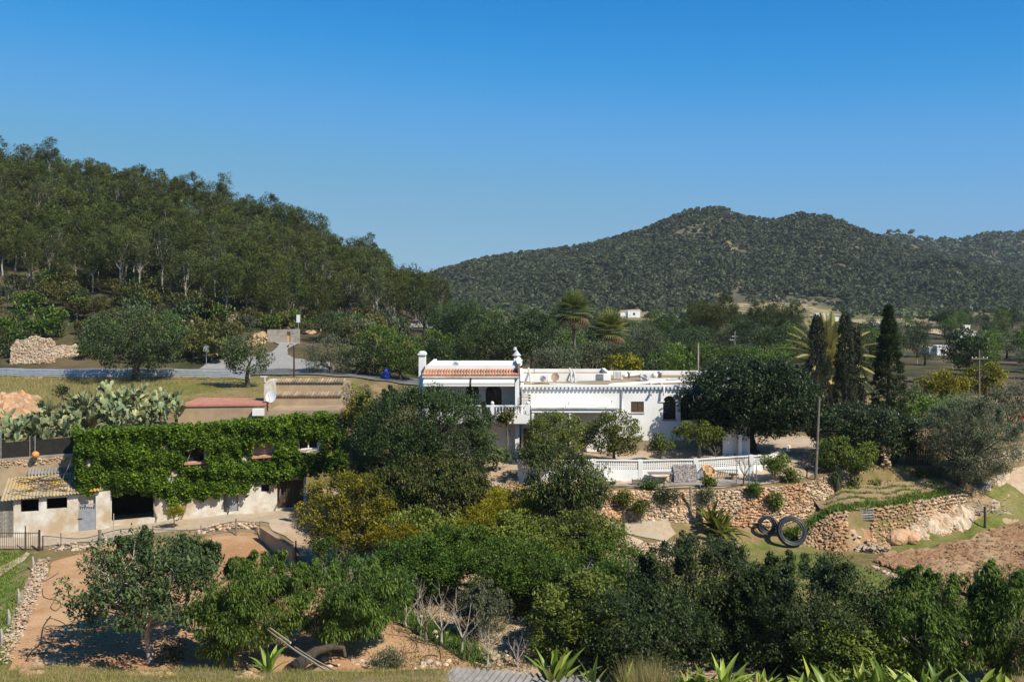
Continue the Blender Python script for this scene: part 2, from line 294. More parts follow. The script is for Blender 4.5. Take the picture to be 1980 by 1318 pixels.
# ------------------------------------------------------------------ terrain: rows of (photograph column, depth, height)
ROWS = [
 [(0,-30,-1.7)], [(0,6,-3.2)], [(0,26,-10.35),(860,26,-10.35),(900,26,-11.3)], [(0,29.5,-11.25),(860,29.5,-11.25),(900,29.5,-12.3)], [(0,33,-14.4)], [(0,40,-16.1)],
 [(0,54,-16.1),(1480,54,-16.1),(1980,57,-16.0)],
 [(0,61,-15.9),(345,62,-15.8),(500,63.5,-15.7),(590,64.5,-15.8),(700,58,-15.9),(820,56,-15.8),(1030,56,-15.8),(1150,57.5,-15.8),(1200,58,-16),(1330,59.5,-16),(1420,61.6,-15.9),(1540,61.6,-15.9),(1620,60.5,-15.9),(1700,61,-15.9),(1830,63.5,-15.8),(1980,66,-15.3)],
 [(0,62,-15.7),(345,63,-15.6),(590,66,-15.5),(700,60,-15.0),(820,58,-14.6),(1030,58,-14.4),(1150,58.2,-14.8),(1200,58.6,-15.0),(1330,60.2,-15.2),(1420,62.1,-15.6),(1540,62.3,-15.4),(1620,62,-13.9),(1700,63.2,-13.9),(1830,66.5,-13.8),(1980,70,-13.8)],
 [(0,66.6,-15.6),(148,67.0,-15.6),(160,70,-15.5),(345,73,-15.5),(590,76.5,-15.4),(680,77,-15),(740,64,-13.6),(820,61,-13),(1030,61,-13.2),(1100,61.6,-13.8),(1200,62.3,-14.4),(1330,62.5,-14.5),(1480,62.8,-15.0),(1560,63.5,-14.6),(1620,66,-13.3),(1700,67.6,-13.0),(1830,70,-13),(1980,74,-12.6)],
 [(0,67.2,-11.4),(148,67.6,-11.4),(160,74,-11),(345,75,-10.8),(590,78,-10.8),(680,78.5,-11.2),(740,65,-12.6),(820,62.5,-12.4),(1030,62.5,-12.5),(1100,62.8,-12.7),(1330,63.3,-12.75),(1480,64.0,-12.75),(1560,64.8,-12.6),(1620,66.9,-12.2),(1700,68.6,-12.2),(1830,71.5,-12.6),(1980,76,-12.2)],
 [(0,72,-11.3),(148,72,-11.2),(160,76,-10.9),(590,80,-10.8),(680,80,-11),(740,67,-12.4),(820,66,-12.3),(960,65.5,-12.45),(1005,64.7,-12.75),(1065,65.2,-12.85),(1148,65.85,-12.9),(1238,66.25,-12.9),(1345,66.85,-12.85),(1452,67.45,-12.7),(1475,68.2,-12.5),(1520,69,-12.2),(1620,69,-12.2),(1700,71,-12.1),(1830,74,-12.5),(1980,79,-12.1)],
 [(0,80,-10.6),(590,84,-10.8),(740,70,-12),(960,67,-12.2),(1005,65.1,-12.1),(1065,65.6,-12.05),(1148,66.2,-12.0),(1238,66.6,-11.95),(1345,67.2,-11.9),(1452,67.8,-11.95),(1475,70,-12.1),(1520,72,-12),(1980,82,-12)],
 [(0,100,-10.3),(590,100,-10.7),(740,100,-11.5),(820,100,-12),(1980,105,-12.2)],
 [(0,118,-10.1),(600,118,-10.2),(700,118,-10.6),(820,118,-11.5),(900,118,-12.3),(1980,118,-12.6)],
 [(0,126,-10),(600,126,-10.1),(700,126,-10.5),(820,126,-11.4),(900,126,-12.3),(1980,126,-12.7)],
 [(0,150,-5.5),(350,150,-6.3),(560,152,-7.6),(700,150,-8),(820,160,-9),(900,160,-10.5),(1000,160,-12),(1980,160,-12.8)],
 [(0,190,6),(200,190,4),(400,190,0),(560,190,-4),(700,190,-6.3),(820,200,-6.9),(900,210,-9),(1000,220,-12),(1980,220,-13)],
 [(-400,240,34),(0,240,26),(130,240,25.5),(200,240,22.5),(330,240,20),(420,240,16.5),(500,240,13),(600,240,8.6),(660,240,5),(720,240,1.2),(780,240,-2.5),(830,240,-6),(880,245,-9),(1000,280,-12),(1980,300,-13)],
 [(0,420,-5),(780,400,-12),(1980,420,-13)],
 [(0,540,-12),(1300,520,-12.5),(1980,520,-12.5)],
 [(0,620,-13),(1000,620,-13.5),(1150,620,-13),(1300,620,-10.5),(1400,620,-8),(1550,620,-9),(1700,620,-13.5),(1980,620,-15)],
]
RIDGE = [(-400,540),(600,540),(820,537),(900,514),(960,500),(1050,490),(1120,482),(1200,462),(1260,442),(1300,424),(1350,407),(1400,408),(1440,424),(1490,432),(1540,418),(1600,424),(1660,447),(1700,463),(1760,486),(1850,506),(1980,530),(2400,560)]
rz_ = lambda py, Y: (HY-py)/F*Y
ROWS.append([(p, 760, 0.52*rz_(y, 900)-7+(2 if i % 2 else -3)) for i, (p, y) in enumerate(RIDGE)])
ROWS.append([(p, 900, rz_(y, 900)) for p, y in RIDGE])
ROWS.append([(0, 1150, -20)])
NR = len(ROWS)
def prof(px):
    Ys = np.array([np.interp(px, [q[0] for q in r], [q[1] for q in r]) for r in ROWS])
    Zs = np.array([np.interp(px, [q[0] for q in r], [q[2] for q in r]) for r in ROWS])
    return Ys, Zs
def bumps(x, y):
    a = 0.035*np.sin(1.7*x+0.6*y)+0.03*np.sin(0.9*y-1.3*x+2)+0.05*np.sin(0.31*x+0.23*y)
    k = np.clip((y-130)/300, 0, 1)
    g = 3.2*np.sin(x*0.021+y*0.009)+2.4*np.sin(x*0.047-y*0.02+1)+1.5*np.sin(x*0.093+y*0.05+2)
    k2 = np.clip((y-640)/60, 0, 1)*np.clip((885-y)/110, 0, 1)
    k3 = np.clip((y-140)/40, 0, 1)*np.clip((235-y)/10, 0, 1)*(x < -20)
    return a*(1-k)+g*k2*1.4+k3*(1.2*np.sin(x*0.13)*np.sin(y*0.1))
def h(x, y):
    px = HX+F*x/max(y, 20.0)
    Ys, Zs = prof(px); return float(np.interp(y, Ys, Zs)+bumps(x, y))
def G(px, py, y0=28.0):
    Ys, Zs = prof(px); Y = np.concatenate([np.arange(y0, 130, 0.05), np.arange(130, 1000, 1.0)])
    Z = np.interp(Y, Ys, Zs)+bumps(Y*(px-HX)/F, Y); P = HY-F*Z/Y
    i = int(np.argmax(P <= py)); y = float(Y[i]); x = fx(px, y)
    return Vector((x, y, float(Z[i])))
def on(px, Y, dz=0.0):
    x = fx(px, Y); return Vector((x, Y, h(x, Y)+dz))
def fan(name, r0, r1, pxs, div, mat_):
    ux = np.array(pxs, dtype=float); cols = []
    for px in ux:
        Ys, Zs = prof(px); yy = []; zz = []
        for i in range(r0, r1):
            n = div(i)
            for k in range(n): t = k/n; yy.append(Ys[i]*(1-t)+Ys[i+1]*t); zz.append(Zs[i]*(1-t)+Zs[i+1]*t)
        yy.append(Ys[r1]); zz.append(Zs[r1]); cols.append((yy, zz))
    Y = np.array([c[0] for c in cols]); Z = np.array([c[1] for c in cols]); X = (ux[:, None]-HX)/F*np.maximum(Y, 20)
    Z = Z+bumps(X, Y)
    V = np.stack([X, Y, Z], -1).reshape(-1, 3); nc, nr = Y.shape
    i, j = np.meshgrid(np.arange(nc-1), np.arange(nr-1), indexing='ij'); a = (i*nr+j).ravel()
    Fc = np.stack([a, a+nr, a+nr+1, a+1], -1)
    return tag(build_np(name, V, Fc, mat_, smooth=True), kind='structure')
def ndiv(i):
    return [8, 8, 6, 8, 10, 20, 12, 6, 8, 8, 12, 3, 20, 16, 6, 20, 24, 24, 12, 8, 8, 40, 40, 4][i]
pxs = list(range(-900, -60, 60))+list(range(-60, 2050, 7))+list(range(2050, 3000, 60))
fan('ground', 0, 14, pxs, ndiv, M['ground'])
fan('hillside', 14, 19, pxs, ndiv, M['hill'])
fan('valley_floor', 19, 21, pxs, ndiv, M['valley'])
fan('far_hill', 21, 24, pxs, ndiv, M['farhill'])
# the hill behind the far hill, at the right
BK = [(1500,520),(1600,500),(1660,474),(1700,462),(1730,452),(1760,455),(1790,468),(1850,470),(1880,465),(1920,456),(1980,454),(2060,462),(2300,520)]
def back_h(px, t):                                              # t from 0 (foot) to 1 (ridge)
    return rz_(np.interp(px, [b[0] for b in BK], [b[1] for b in BK]), 1350)*t-20*(1-t)
V = []; Fc = []; bp = list(range(1480, 2320, 8)); nt_ = 16
for px in bp:
    for k in range(nt_+1):
        t = k/nt_; Y = 1180+170*t; x = (px-HX)/F*Y
        V.append((x, Y, back_h(px, t)+4*math.sin(x*0.03)*math.sin(t*5)*(1-t)))
    V.append(((px-HX)/F*1450, 1450, -30))
n = nt_+2
for i in range(len(bp)-1):
    for k in range(n-1): Fc.append((i*n+k, (i+1)*n+k, (i+1)*n+k+1, i*n+k+1))
tag(build_np('back_hill', V, np.array(Fc), M['farhill'], smooth=True), kind='structure')
def resample(pts, step, jag, rn):
    out = []
    for a, b in zip(pts, pts[1:]+pts[:1]):
        d = (b-a).length; k = max(1, int(d/step))
        for i in range(k):
            p = a.lerp(b, i/k)
            out.append(p+Vector((rn.uniform(-jag, jag), rn.uniform(-jag, jag))))
    return out
def patch(name, pts, mat_, off=0.04, step=0.7, jag=0.15, kind='structure', label=None, cat=None, group=None, rough=0.0, seed=1):
    rn = random.Random(seed)
    P = []
    for p in pts:
        if len(p) == 3: P.append(Vector((fx(p[0], p[1]), p[1])))    # (column, depth, 'd')
        else: q = G(*p); P.append(Vector((q.x, q.y)))
    ring = resample(P, step, jag, rn); nb = len(ring)
    xs = [p.x for p in ring]; ys = [p.y for p in ring]; allp = list(ring)
    nx = int((max(xs)-min(xs))/step)+1; ny = int((max(ys)-min(ys))/step)+1
    for i in range(nx+1):
        for j in range(ny+1): allp.append(Vector((min(xs)+step*(i+rn.uniform(-.2, .2)), min(ys)+step*(j+rn.uniform(-.2, .2)))))
    vo, eo, fo, *_ = delaunay_2d_cdt(allp, [(i, (i+1) % nb) for i in range(nb)], [], 1, 1e-4)
    V = [(p.x, p.y, h(p.x, p.y)+off+rn.uniform(0, rough)) for p in vo]
    o = build_np(name, V, [tuple(f) for f in fo], mat_, smooth=rough == 0)
    return tag(o, label, cat, group, kind)
# fields, beds, yard, road
patch('field_soil', [(15,1283),(60,1180),(100,1085),(200,1058),(340,1046),(400,1036),(500,1030),(560,1060),(610,1095),(700,1150),(800,1225),(900,1280),(950,41,'d'),(950,36,'d'),(0,36,'d')], M['soil'], seed=2)
patch('crop_bed', [(-60,1276),(5,1200),(60,1072),(-60,1062)], M['crop'], jag=0.3, seed=3)
patch('track', [(-60,1150),(20,1105),(58,1074),(50,1070),(0,1098),(-60,1120)], M['sand'], off=0.09, jag=0.1, seed=4)
patch('yard', [(-80,1068),(80,1058),(200,1042),(350,1028),(480,1012),(600,1000),(660,66,'d'),(700,76,'d'),(300,74,'d'),(-80,66,'d')], M['yard'], seed=5)
patch('lawn', [(1440,1050),(1560,1048),(1600,1075),(1680,1100),(1800,1150),(1880,1230),(1700,44,'d'),(1300,44,'d'),(1250,1100),(1400,1070)], M['lawn'], jag=0.3, seed=6)
patch('ploughed_field', [(1690,1086),(1720,1072),(1800,1062),(1870,1045),(1920,1025),(2050,1000),(2200,1110),(2000,1170),(1900,1160),(1800,1138),(1740,1110)], M['plough'], off=0.05, step=0.3, jag=0.12, rough=0.16, seed=7)
patch('terrace_paving', [(1000,935),(1180,943),(1330,944),(1480,938),(1560,925),(1640,880),(1640,74,'d'),(1500,86,'d'),(790,86,'d'),(780,70,'d'),(860,66,'d'),(940,945)], M['sand'], off=0.05, seed=8)
patch('concrete_path', [(1170,943),(1470,938),(1460,67,'d'),(1345,66.6,'d'),(1148,65.6,'d')], M['concrete'], off=0.10, jag=0.05, seed=9)
patch('driveway', [(1500,890),(1560,905),(1600,880),(1590,850),(1540,843),(1480,850)], M['sand'], off=0.10, jag=0.2, seed=10)
patch('garden_bed', [(1575,975),(1660,945),(1720,932),(1830,930),(1850,940),(1760,962),(1660,988),(1590,985)], M['bed'], off=0.12, jag=0.2, seed=11)
patch('small_terrace_bed', [(1165,1003),(1290,1003),(1310,1035),(1290,1050),(1170,1020)], M['yard'], off=0.05, jag=0.1, seed=12)
patch('orchard_floor', [(640,1090),(800,1160),(900,1270),(1000,41,'d'),(1500,41,'d'),(1260,1060),(1150,1000),(1000,950),(700,62,'d')], M['sand'], off=0.025, jag=0.3, seed=13)
patch('meadow', [(-80,118,'d'),(560,117.4,'d'),(700,117.4,'d'),(680,88,'d'),(-80,84,'d')], M['meadow'], off=0.05, step=1.5, jag=0.4, seed=14)
patch('path', [(2050,880),(1960,905),(1915,975),(1925,1012),(1960,1015),(2050,950)], M['sand'], off=0.05, jag=0.15, seed=15)
patch('grass_verge', [(1700,1068),(1790,1030),(1880,1020),(1930,975),(1900,955),(1940,930),(2050,1000),(1920,1024),(1870,1044),(1800,1060),(1720,1071)], M['lawn'], off=0.06, jag=0.25, seed=16)
patch('road', [(-200,118.3,'d'),(300,118.3,'d'),(600,118.3,'d'),(850,118.3,'d'),(850,125.7,'d'),(600,125.7,'d'),(300,125.7,'d'),(-200,125.7,'d')], M['asphalt'], off=0.12, step=1.4, jag=0.0, seed=17)
patch('side_road', [(385,125.5,'d'),(650,125.5,'d'),(640,703),(600,700),(572,695),(556,687),(556,677),(578,667),(582,654),(550,657),(528,662),(540,670),(528,682),(500,690),(440,697),(400,703)], M['sideroad'], off=0.13, step=1.0, jag=0.05, seed=18)
patch('stone_path', [(92,1082),(60,1140),(28,1210),(2,1278),(-14,1278),(8,1215),(44,1140),(76,1080)], M['palestone'], off=0.05, jag=.12, seed=40)
patch('distant_road', [(792,636),(860,642),(858,630),(842,620),(800,618),(796,626)], M['sideroad'], off=0.2, step=2, jag=0.1, seed=19)
tm = MB(); ln = [on(p, 125.2, 0.145) for p in range(480, 860, 8)]
for a, b in zip(ln[:-1], ln[1:]): tm.add([a+Vector((0,-.08,0)), b+Vector((0,-.08,0)), b+Vector((0,.08,0)), a+Vector((0,.08,0))], [(0,1,2,3)])
tag(build('road_marking', tm, M['paint']), kind='structure')
patch('terraced_field', [(1385,596),(1400,588),(1500,586),(1560,592),(1600,602),(1640,612),(1500,614),(1400,612)], M['terrfield'], off=0.4, step=6, jag=1.5, seed=20)
for i, pts in enumerate([[(1180,603),(1250,597),(1330,600),(1330,612),(1230,614)], [(1620,620),(1760,616),(1850,624),(1840,632),(1700,632)], [(1870,612),(1980,614),(1980,618),(1870,617)], [(1760,640),(1850,636),(1900,644),(1850,652)], [(1900,660),(1985,655),(1985,664)], [(1130,612),(1200,610),(1200,616),(1140,617)]]):
    patch('valley_field', pts, M['terrfield'] if i != 3 else M['sand'], off=0.3, step=5, jag=1.2, seed=30+i)
patch('bare_earth', [(508,1008),(600,1000),(660,1040),(640,1090),(590,1085),(568,1050)], M['sand'], off=0.045, jag=.2, seed=41)
# ------------------------------------------------------------------ foliage
def leaves(rn, cen, rad, per, L, W, mode='rand', flat=0.8, out=None, Lv=0.3):
    """rn numpy RandomState; cen (n,3); rad (n,) -> V, F, tone; one small quad per leaf"""
    n = len(cen)*per; c = np.repeat(cen, per, 0); r = np.repeat(rad, per)[:, None]
    d = rn.normal(size=(n, 3)); d /= np.linalg.norm(d, axis=1)[:, None]
    k = rn.uniform(0.2, 1, size=(n, 1))**0.4
    p = c+d*r*k*np.array([1, 1, flat])
    nv = rn.normal(size=(n, 3)); nv /= np.linalg.norm(nv, axis=1)[:, None]
    if mode == 'droop': ax = d*0.75+nv*0.45+np.array([0, 0, -0.55])
    elif mode == 'tuft': ax = d*0.9+nv*0.35+np.array([0, 0, 0.45])
    elif mode == 'up': ax = nv*0.5+np.array([0, 0, 1.0])
    else: ax = d*0.6+nv*0.8
    ax /= np.linalg.norm(ax, axis=1)[:, None]
    upv = nv*0.6+np.array([0, 0, 0.8])+d*0.5
    b = np.cross(ax, upv); b /= (np.linalg.norm(b, axis=1)[:, None]+1e-6)
    l = L*rn.uniform(1-Lv, 1+Lv, size=(n, 1)); w_ = W*rn.uniform(0.75, 1.25, size=(n, 1))
    V = np.stack([p-ax*l*.5, p+b*w_*.5-ax*l*.05, p+ax*l*.5, p-b*w_*.5-ax*l*.05], 1).reshape(-1, 3)
    Fc = np.arange(n*4).reshape(n, 4)
    ct = rn.uniform(0, 1, size=len(cen)); tone = np.clip(np.repeat(ct, per)*0.5+rn.uniform(0, 0.5, n), 0, 1)
    return V, Fc, tone
def crown_points(rn, rx, ry, rz, n, lump=0.3, low=-0.75, inner=0.25, nl=9):
    ld = rn.normal(size=(nl, 3)); ld[:, 2] = np.abs(ld[:, 2])*0.7; ld /= np.linalg.norm(ld, axis=1)[:, None]
    out = []
    while len(out) < n:
        d = rn.normal(size=3); d /= np.linalg.norm(d)
        if d[2] < low: continue
        m = np.max(np.clip(ld@d, 0, 1)**6)
        k = 1-0.5*lump+0.6*lump*m
        s = rn.uniform(0.2, 0.75) if rn.uniform() < inner else rn.uniform(0.8, 1.0)
        out.append(d*np.array([rx, ry, rz])*k*s)
    return np.array(out)
ST = {  # leaf length, width, leaves per clump, clump radius, clumps per square metre of crown, mode, material
 'carob': (0.15, 0.070, 112, 0.58, 1.35, 'rand', 'L_carob'),
 'greyc': (0.22, 0.090, 66, 0.55, 1.0, 'rand', 'L_grey'),
 'olive': (0.16, 0.045, 125, 0.58, 1.1, 'rand', 'L_olive'),
 'peach': (0.21, 0.052, 115, 0.52, 1.45, 'droop', 'L_peach'),
 'lemon': (0.14, 0.085, 95, 0.52, 1.45, 'rand', 'L_lemon'),
 'orange': (0.13, 0.080, 110, 0.48, 1.6, 'rand', 'L_orange'),
 'citrus': (0.15, 0.090, 100, 0.50, 1.5, 'rand', 'L_citrus'),
 'yellow': (0.13, 0.075, 100, 0.48, 1.5, 'tuft', 'L_yellow'),
 'loquat': (0.22, 0.075, 75, 0.55, 1.5, 'droop', 'L_brown'),
 'ficus': (0.21, 0.120, 95, 0.66, 1.35, 'rand', 'L_ficus'),
 'pine2':  (0.40, 0.09, 70, 0.95, 0.36, 'tuft', 'L_pine2'),
 'roadc': (0.25, 0.140, 62, 0.85, 0.55, 'rand', 'L_grey'),
 'roado': (0.27, 0.085, 80, 0.88, 0.55, 'rand', 'L_olive'),
 'green': (0.26, 0.150, 62, 0.85, 0.55, 'rand', 'L_green'),
 'darkm': (0.26, 0.150, 68, 0.85, 0.6, 'rand', 'L_carob'),
 'shrub':  (0.24, 0.130, 40, 0.45, 1.1, 'rand', 'L_shrub'),
 'pine': (0.42, 0.105, 90, 1.05, 0.32, 'tuft', 'L_pine'),
 'oak':    (0.30, 0.170, 45, 0.65, 0.9, 'rand', 'L_yellow'),
}
def limbs(rn, mb, base, top, r0, cen, nb, r1=0.35, lean=None, side=5):
    """a bent tapering trunk, limbs from it to some of the clumps and a twig or two off each limb"""
    base = Vector(base); top = Vector(top); hh = (top-base).length
    mid = base.lerp(top, 0.5)+Vector((rn.uniform(-.08, .08)*hh, rn.uniform(-.08, .08)*hh, 0))
    mb.tube([base-Vector((0, 0, 0.15)), base.lerp(mid, .3)+Vector((0, 0, .02)), mid, top], [r0*1.45, r0*1.05, r0*.85, r0*.62], 8)
    idx = rn.permutation(len(cen))[:nb]
    for i in idx:
        e = Vector(cen[i]); s = mid.lerp(top, rn.uniform(0.4, 1.0)); v = e-s
        m1 = s+v*0.35+Vector((rn.uniform(-.1, .1), rn.uniform(-.1, .1), rn.uniform(0, .12)))*v.length
        m2 = s+v*0.7+Vector((rn.uniform(-.08, .08), rn.uniform(-.08, .08), rn.uniform(0, .1)))*v.length
        rr = r0*r1*rn.uniform(0.6, 1.1)
        mb.tube([s, m1, m2, e], [rr, rr*.7, rr*.42, rr*.15], side)
        for q in range(2):
            e2 = m2+Vector((rn.uniform(-1, 1), rn.uniform(-1, 1), rn.uniform(-.3, 1)))*v.length*0.28
            mb.tube([m2, m2.lerp(e2, .5)+Vector((0, 0, .04)), e2], [rr*.32, rr*.2, rr*.08], 4)
def make_tree(name, label, cat, kind, loc, cz, rx, ry, rz, seed, group=None, r0=None, bark='bark', nb=None, dens=1.0, lump=0.3, low=-0.92,
              shoots=0, off=(0, 0), inner=0.25, extra=None, part='trunk', fork=None, twigs=0.35):
    L, W, per, cr, dn, mode, lm = ST[kind]
    rn = np.random.RandomState(seed)
    area = 4*math.pi*(((rx*ry)**1.6+(rx*rz)**1.6+(ry*rz)**1.6)/3)**(1/1.6)
    n = max(10, int(area*dn*dens*(1.5 if 0 < loc[1] < 66 else 1.15))); cen = crown_points(rn, max(rx-cr*.35, .1), max(ry-cr*.35, .1), max(rz-cr*.3, .1), n, lump, low, inner)+np.array([off[0], off[1], cz])
    rad = cr*rn.uniform(0.5, 1.3, n)
    if extra is not None: cen = np.vstack([cen, extra]); rad = np.concatenate([rad, cr*rn.uniform(0.7, 1.1, len(extra))])
    tips = cen
    for q in range(shoots):                                       # upright leafy shoots that break the outline
        a = rn.uniform(0, 6.28); s = rn.uniform(0.2, 0.95)
        b = np.array([off[0]+rx*s*math.cos(a), off[1]+ry*s*math.sin(a), cz+rz*math.sqrt(max(0, 1-s*s))*0.68])
        m = rn.randint(4, 8); pts = np.array([b+np.array([rn.uniform(-.04, .04)*k, rn.uniform(-.04, .04)*k, k*cr*0.24]) for k in range(m)])
        cen = np.vstack([cen, pts]); rad = np.concatenate([rad, cr*0.45*np.linspace(1.2, 0.7, m)])
    V, Fc, tone = leaves(rn, cen, rad, per, L, W, mode)
    root = thing(name, label, cat, loc, 0, group)
    build_np('crown', V, Fc, M[lm], root, tone, world=False)
    tb = MB(); r0 = r0 or 0.045*(rx+rz)
    top = (off[0]*0.6, off[1]*0.6, max(cz-rz*0.45, 0.35*cz))
    limbs(rn, tb, (0, 0, 0), top, r0, tips, nb or max(6, int(n/12)), twigs)
    build(part, tb, M[bark], root, smooth=True, world=False)
    return root
def T(kind, px, Y, top, bot, wpx, label, cat='tree', seed=0, basepx=None, name=None, ky=1.0, **k):
    """a tree at photograph column px and depth Y, its crown from row top to row bot and wpx wide"""
    bx = px if basepx is None else basepx
    loc = on(bx, Y); s = Y/F
    zt = fz(top, Y)-loc.z; zb = fz(bot, Y)-loc.z
    rx = wpx/2*s*(1.16 if 48 < Y < 61 else 1.1 if Y < 76 else 1.0); ry = rx*ky; rz = (zt-zb)/2*(1.06 if Y < 76 else 1)
    return make_tree(name or kind+'_tree', label, cat, kind, loc, (zt+zb)/2, rx, ry, rz, seed, off=((px-bx)*s, 0), **k)
# ------------------------------------------------------------------ trees near the camera and round the farm
T('greyc', 275, 43.5, 1035, 1258, 318, 'grey-green open tree with pale branches, leftmost of the trees on the red field', seed=1, basepx=292, name='carob_tree', bark='palebark', nb=46, dens=0.85, lump=0.45, low=-0.6, shoots=14, inner=0.4, r0=0.16, twigs=0.5)
T('peach', 365, 47, 1035, 1130, 120, 'small bright green tree behind the grey-green tree on the red field', seed=2, name='peach_tree', bark='bark', nb=10)
T('peach', 500, 42.5, 1078, 1270, 215, 'bright green peach tree with drooping leaves beside the two long poles', seed=3, basepx=515, name='peach_tree', lump=0.75, shoots=14, r0=0.12, dens=.8)
T('peach', 430, 42.0, 1140, 1282, 130, 'low green peach tree between the grey-green tree and the two long poles', seed=33, name='peach_tree', lump=0.4, r0=0.08)
T('peach', 672, 44.0, 1090, 1268, 265, 'bright green peach tree with a dark leaning trunk on the red field', seed=4, basepx=655, name='peach_tree', lump=0.8, shoots=14, r0=0.13, dens=.8)
T('lemon', 672, 56.5, 912, 1082, 178, 'yellowish lemon tree right of the low dividing wall', seed=5, name='lemon_tree', lump=0.25)
T('carob', 808, 64.5, 732, 995, 300, 'huge dark carob tree in front of the left end of the white house', seed=6, name='carob_tree', bark='darkbark', nb=40, r0=0.35, lump=0.35, shoots=16, dens=1.5, low=-0.95)
T('lemon', 705, 66, 760, 830, 90, 'yellow-green bushy treetop left of the huge dark carob tree', seed=7, name='evergreen_tree', lump=0.3)
T('loquat', 850, 59.5, 875, 1005, 190, 'brownish green loquat tree below the huge dark carob tree', seed=8, name='loquat_tree', lump=0.3)
T('loquat', 755, 59.0, 895, 1020, 130, 'small loquat tree between the lemon tree and the larger loquat tree', seed=88, name='loquat_tree', lump=0.3)
T('yellow', 762, 54, 1012, 1070, 92, 'small bright yellow-green bush below the lemon tree', cat='bush', seed=9, name='bush', low=-.4)
T('orange', 812, 51.5, 1040, 1150, 185, 'dark green orange tree above the row of bare pruned trees', seed=10, name='orange_tree', lump=0.2)
T('orange', 990, 50.5, 1040, 1160, 185, 'round dark green orange tree beside the small silvery olive tree', seed=11, name='orange_tree', lump=0.2)
T('citrus', 815, 56, 985, 1060, 160, 'pale leaved citrus tree behind the leftmost orange tree', seed=12, name='citrus_tree', lump=0.2)
T('yellow', 925, 56.5, 975, 1055, 110, 'yellow-green citrus tree in the middle of the orchard', seed=13, name='citrus_tree', lump=0.2)
T('citrus', 1000, 56, 985, 1062, 130, 'mid green citrus tree just right of the yellow-green one', seed=14, name='citrus_tree', lump=0.25)
T('yellow', 985, 60, 940, 1000, 140, 'olive-yellow citrus tree below the garden steps', seed=15, name='citrus_tree', lump=0.2)
T('loquat', 1100, 59, 868, 1005, 170, 'dark brownish tree that hides the left end of the lattice wall', seed=16, name='loquat_tree', bark='darkbark', lump=0.35)
T('citrus', 1125, 55.5, 990, 1070, 165, 'pale flecked citrus tree under the dry stone wall', seed=17, name='citrus_tree', lump=0.2)
T('orange', 1165, 52, 1045, 1160, 190, 'dense bright orange tree left of the small terrace bed', seed=18, name='orange_tree', lump=0.2)
T('olive', 935, 46.5, 1143, 1240, 105, 'small silvery olive tree beside the bare pruned trees', seed=19, name='olive_tree', low=-0.5, shoots=10, lump=0.3)
T('citrus', 1010, 50, 1120, 1175, 90, 'low citrus bush in front of the round dark orange tree', cat='bush', seed=119, name='bush', lump=0.2)
T('citrus', 1125, 44.0, 1110, 1330, 215, 'green citrus tree at the left edge of the dark foreground trees', seed=20, name='citrus_tree', lump=0.25, low=-.95)
T('carob', 1255, 42.5, 1130, 1345, 270, 'low dark carob tree at the foot of the picture left of the tallest carob', seed=21, name='carob_tree', lump=0.25, low=-.95)
T('carob', 1350, 45.5, 1020, 1340, 270, 'tallest dark carob tree in the foreground, below the banana plant', seed=22, name='carob_tree', nb=46, lump=0.35, shoots=16, r0=0.22, low=-.95, dens=1.05)
T('carob', 1560, 43.0, 1075, 1345, 310, 'broad dark carob tree in the foreground with upright shoots below the hose coils', seed=23, name='carob_tree', nb=46, lump=0.4, shoots=24, r0=0.22, low=-.95, dens=1.05)
T('citrus', 1640, 40.5, 1200, 1340, 200, 'yellow-flecked green tree low between the dark carob and the weeping tree', seed=24, name='citrus_tree', lump=0.25, low=-.95)
T('peach', 1800, 41.0, 1100, 1340, 230, 'weeping green peach tree in front of the ploughed field', seed=25, name='peach_tree', lump=0.7, bark='palebark', nb=30, low=-.95, shoots=14)
T('peach', 1945, 40.0, 1090, 1345, 190, 'weeping green peach tree at the right edge of the picture', seed=26, name='peach_tree', lump=0.7, bark='palebark', nb=30, low=-.95, shoots=12)
T('peach', 1725, 42.0, 1150, 1330, 150, 'smaller green peach tree left of the weeping peach tree', seed=27, name='peach_tree', lump=0.3, low=-.95)
T('orange', 880, 53.5, 1010, 1090, 130, 'dark green orange tree wedged between the leftmost orange tree and the yellow-green one', seed=130, name='orange_tree', lump=0.2)
T('citrus', 1068, 53, 1035, 1120, 120, 'mid green citrus tree right of the round dark orange tree', seed=131, name='citrus_tree', lump=0.2)
T('orange', 1085, 48, 1090, 1190, 130, 'deep green orange tree above the green citrus at the foreground edge', seed=132, name='orange_tree', lump=0.2)
T('orange', 1200, 47.5, 1085, 1200, 150, 'deep green orange tree left of the tallest dark carob', seed=133, name='orange_tree', lump=0.2)
T('loquat', 900, 61, 920, 985, 110, 'olive-brown loquat tree under the white house, right of the larger loquat', seed=134, name='loquat_tree', lump=0.2)
T('carob', 1460, 44, 1090, 1340, 190, 'dark carob tree filling the space between the two largest foreground carobs', seed=135, name='carob_tree', lump=0.3, low=-.95, shoots=8)
T('carob', 690, 67, 742, 905, 85, 'dark evergreen tree squeezed between the vine end and the huge dark carob', seed=136, name='carob_tree', bark='darkbark', lump=0.4)
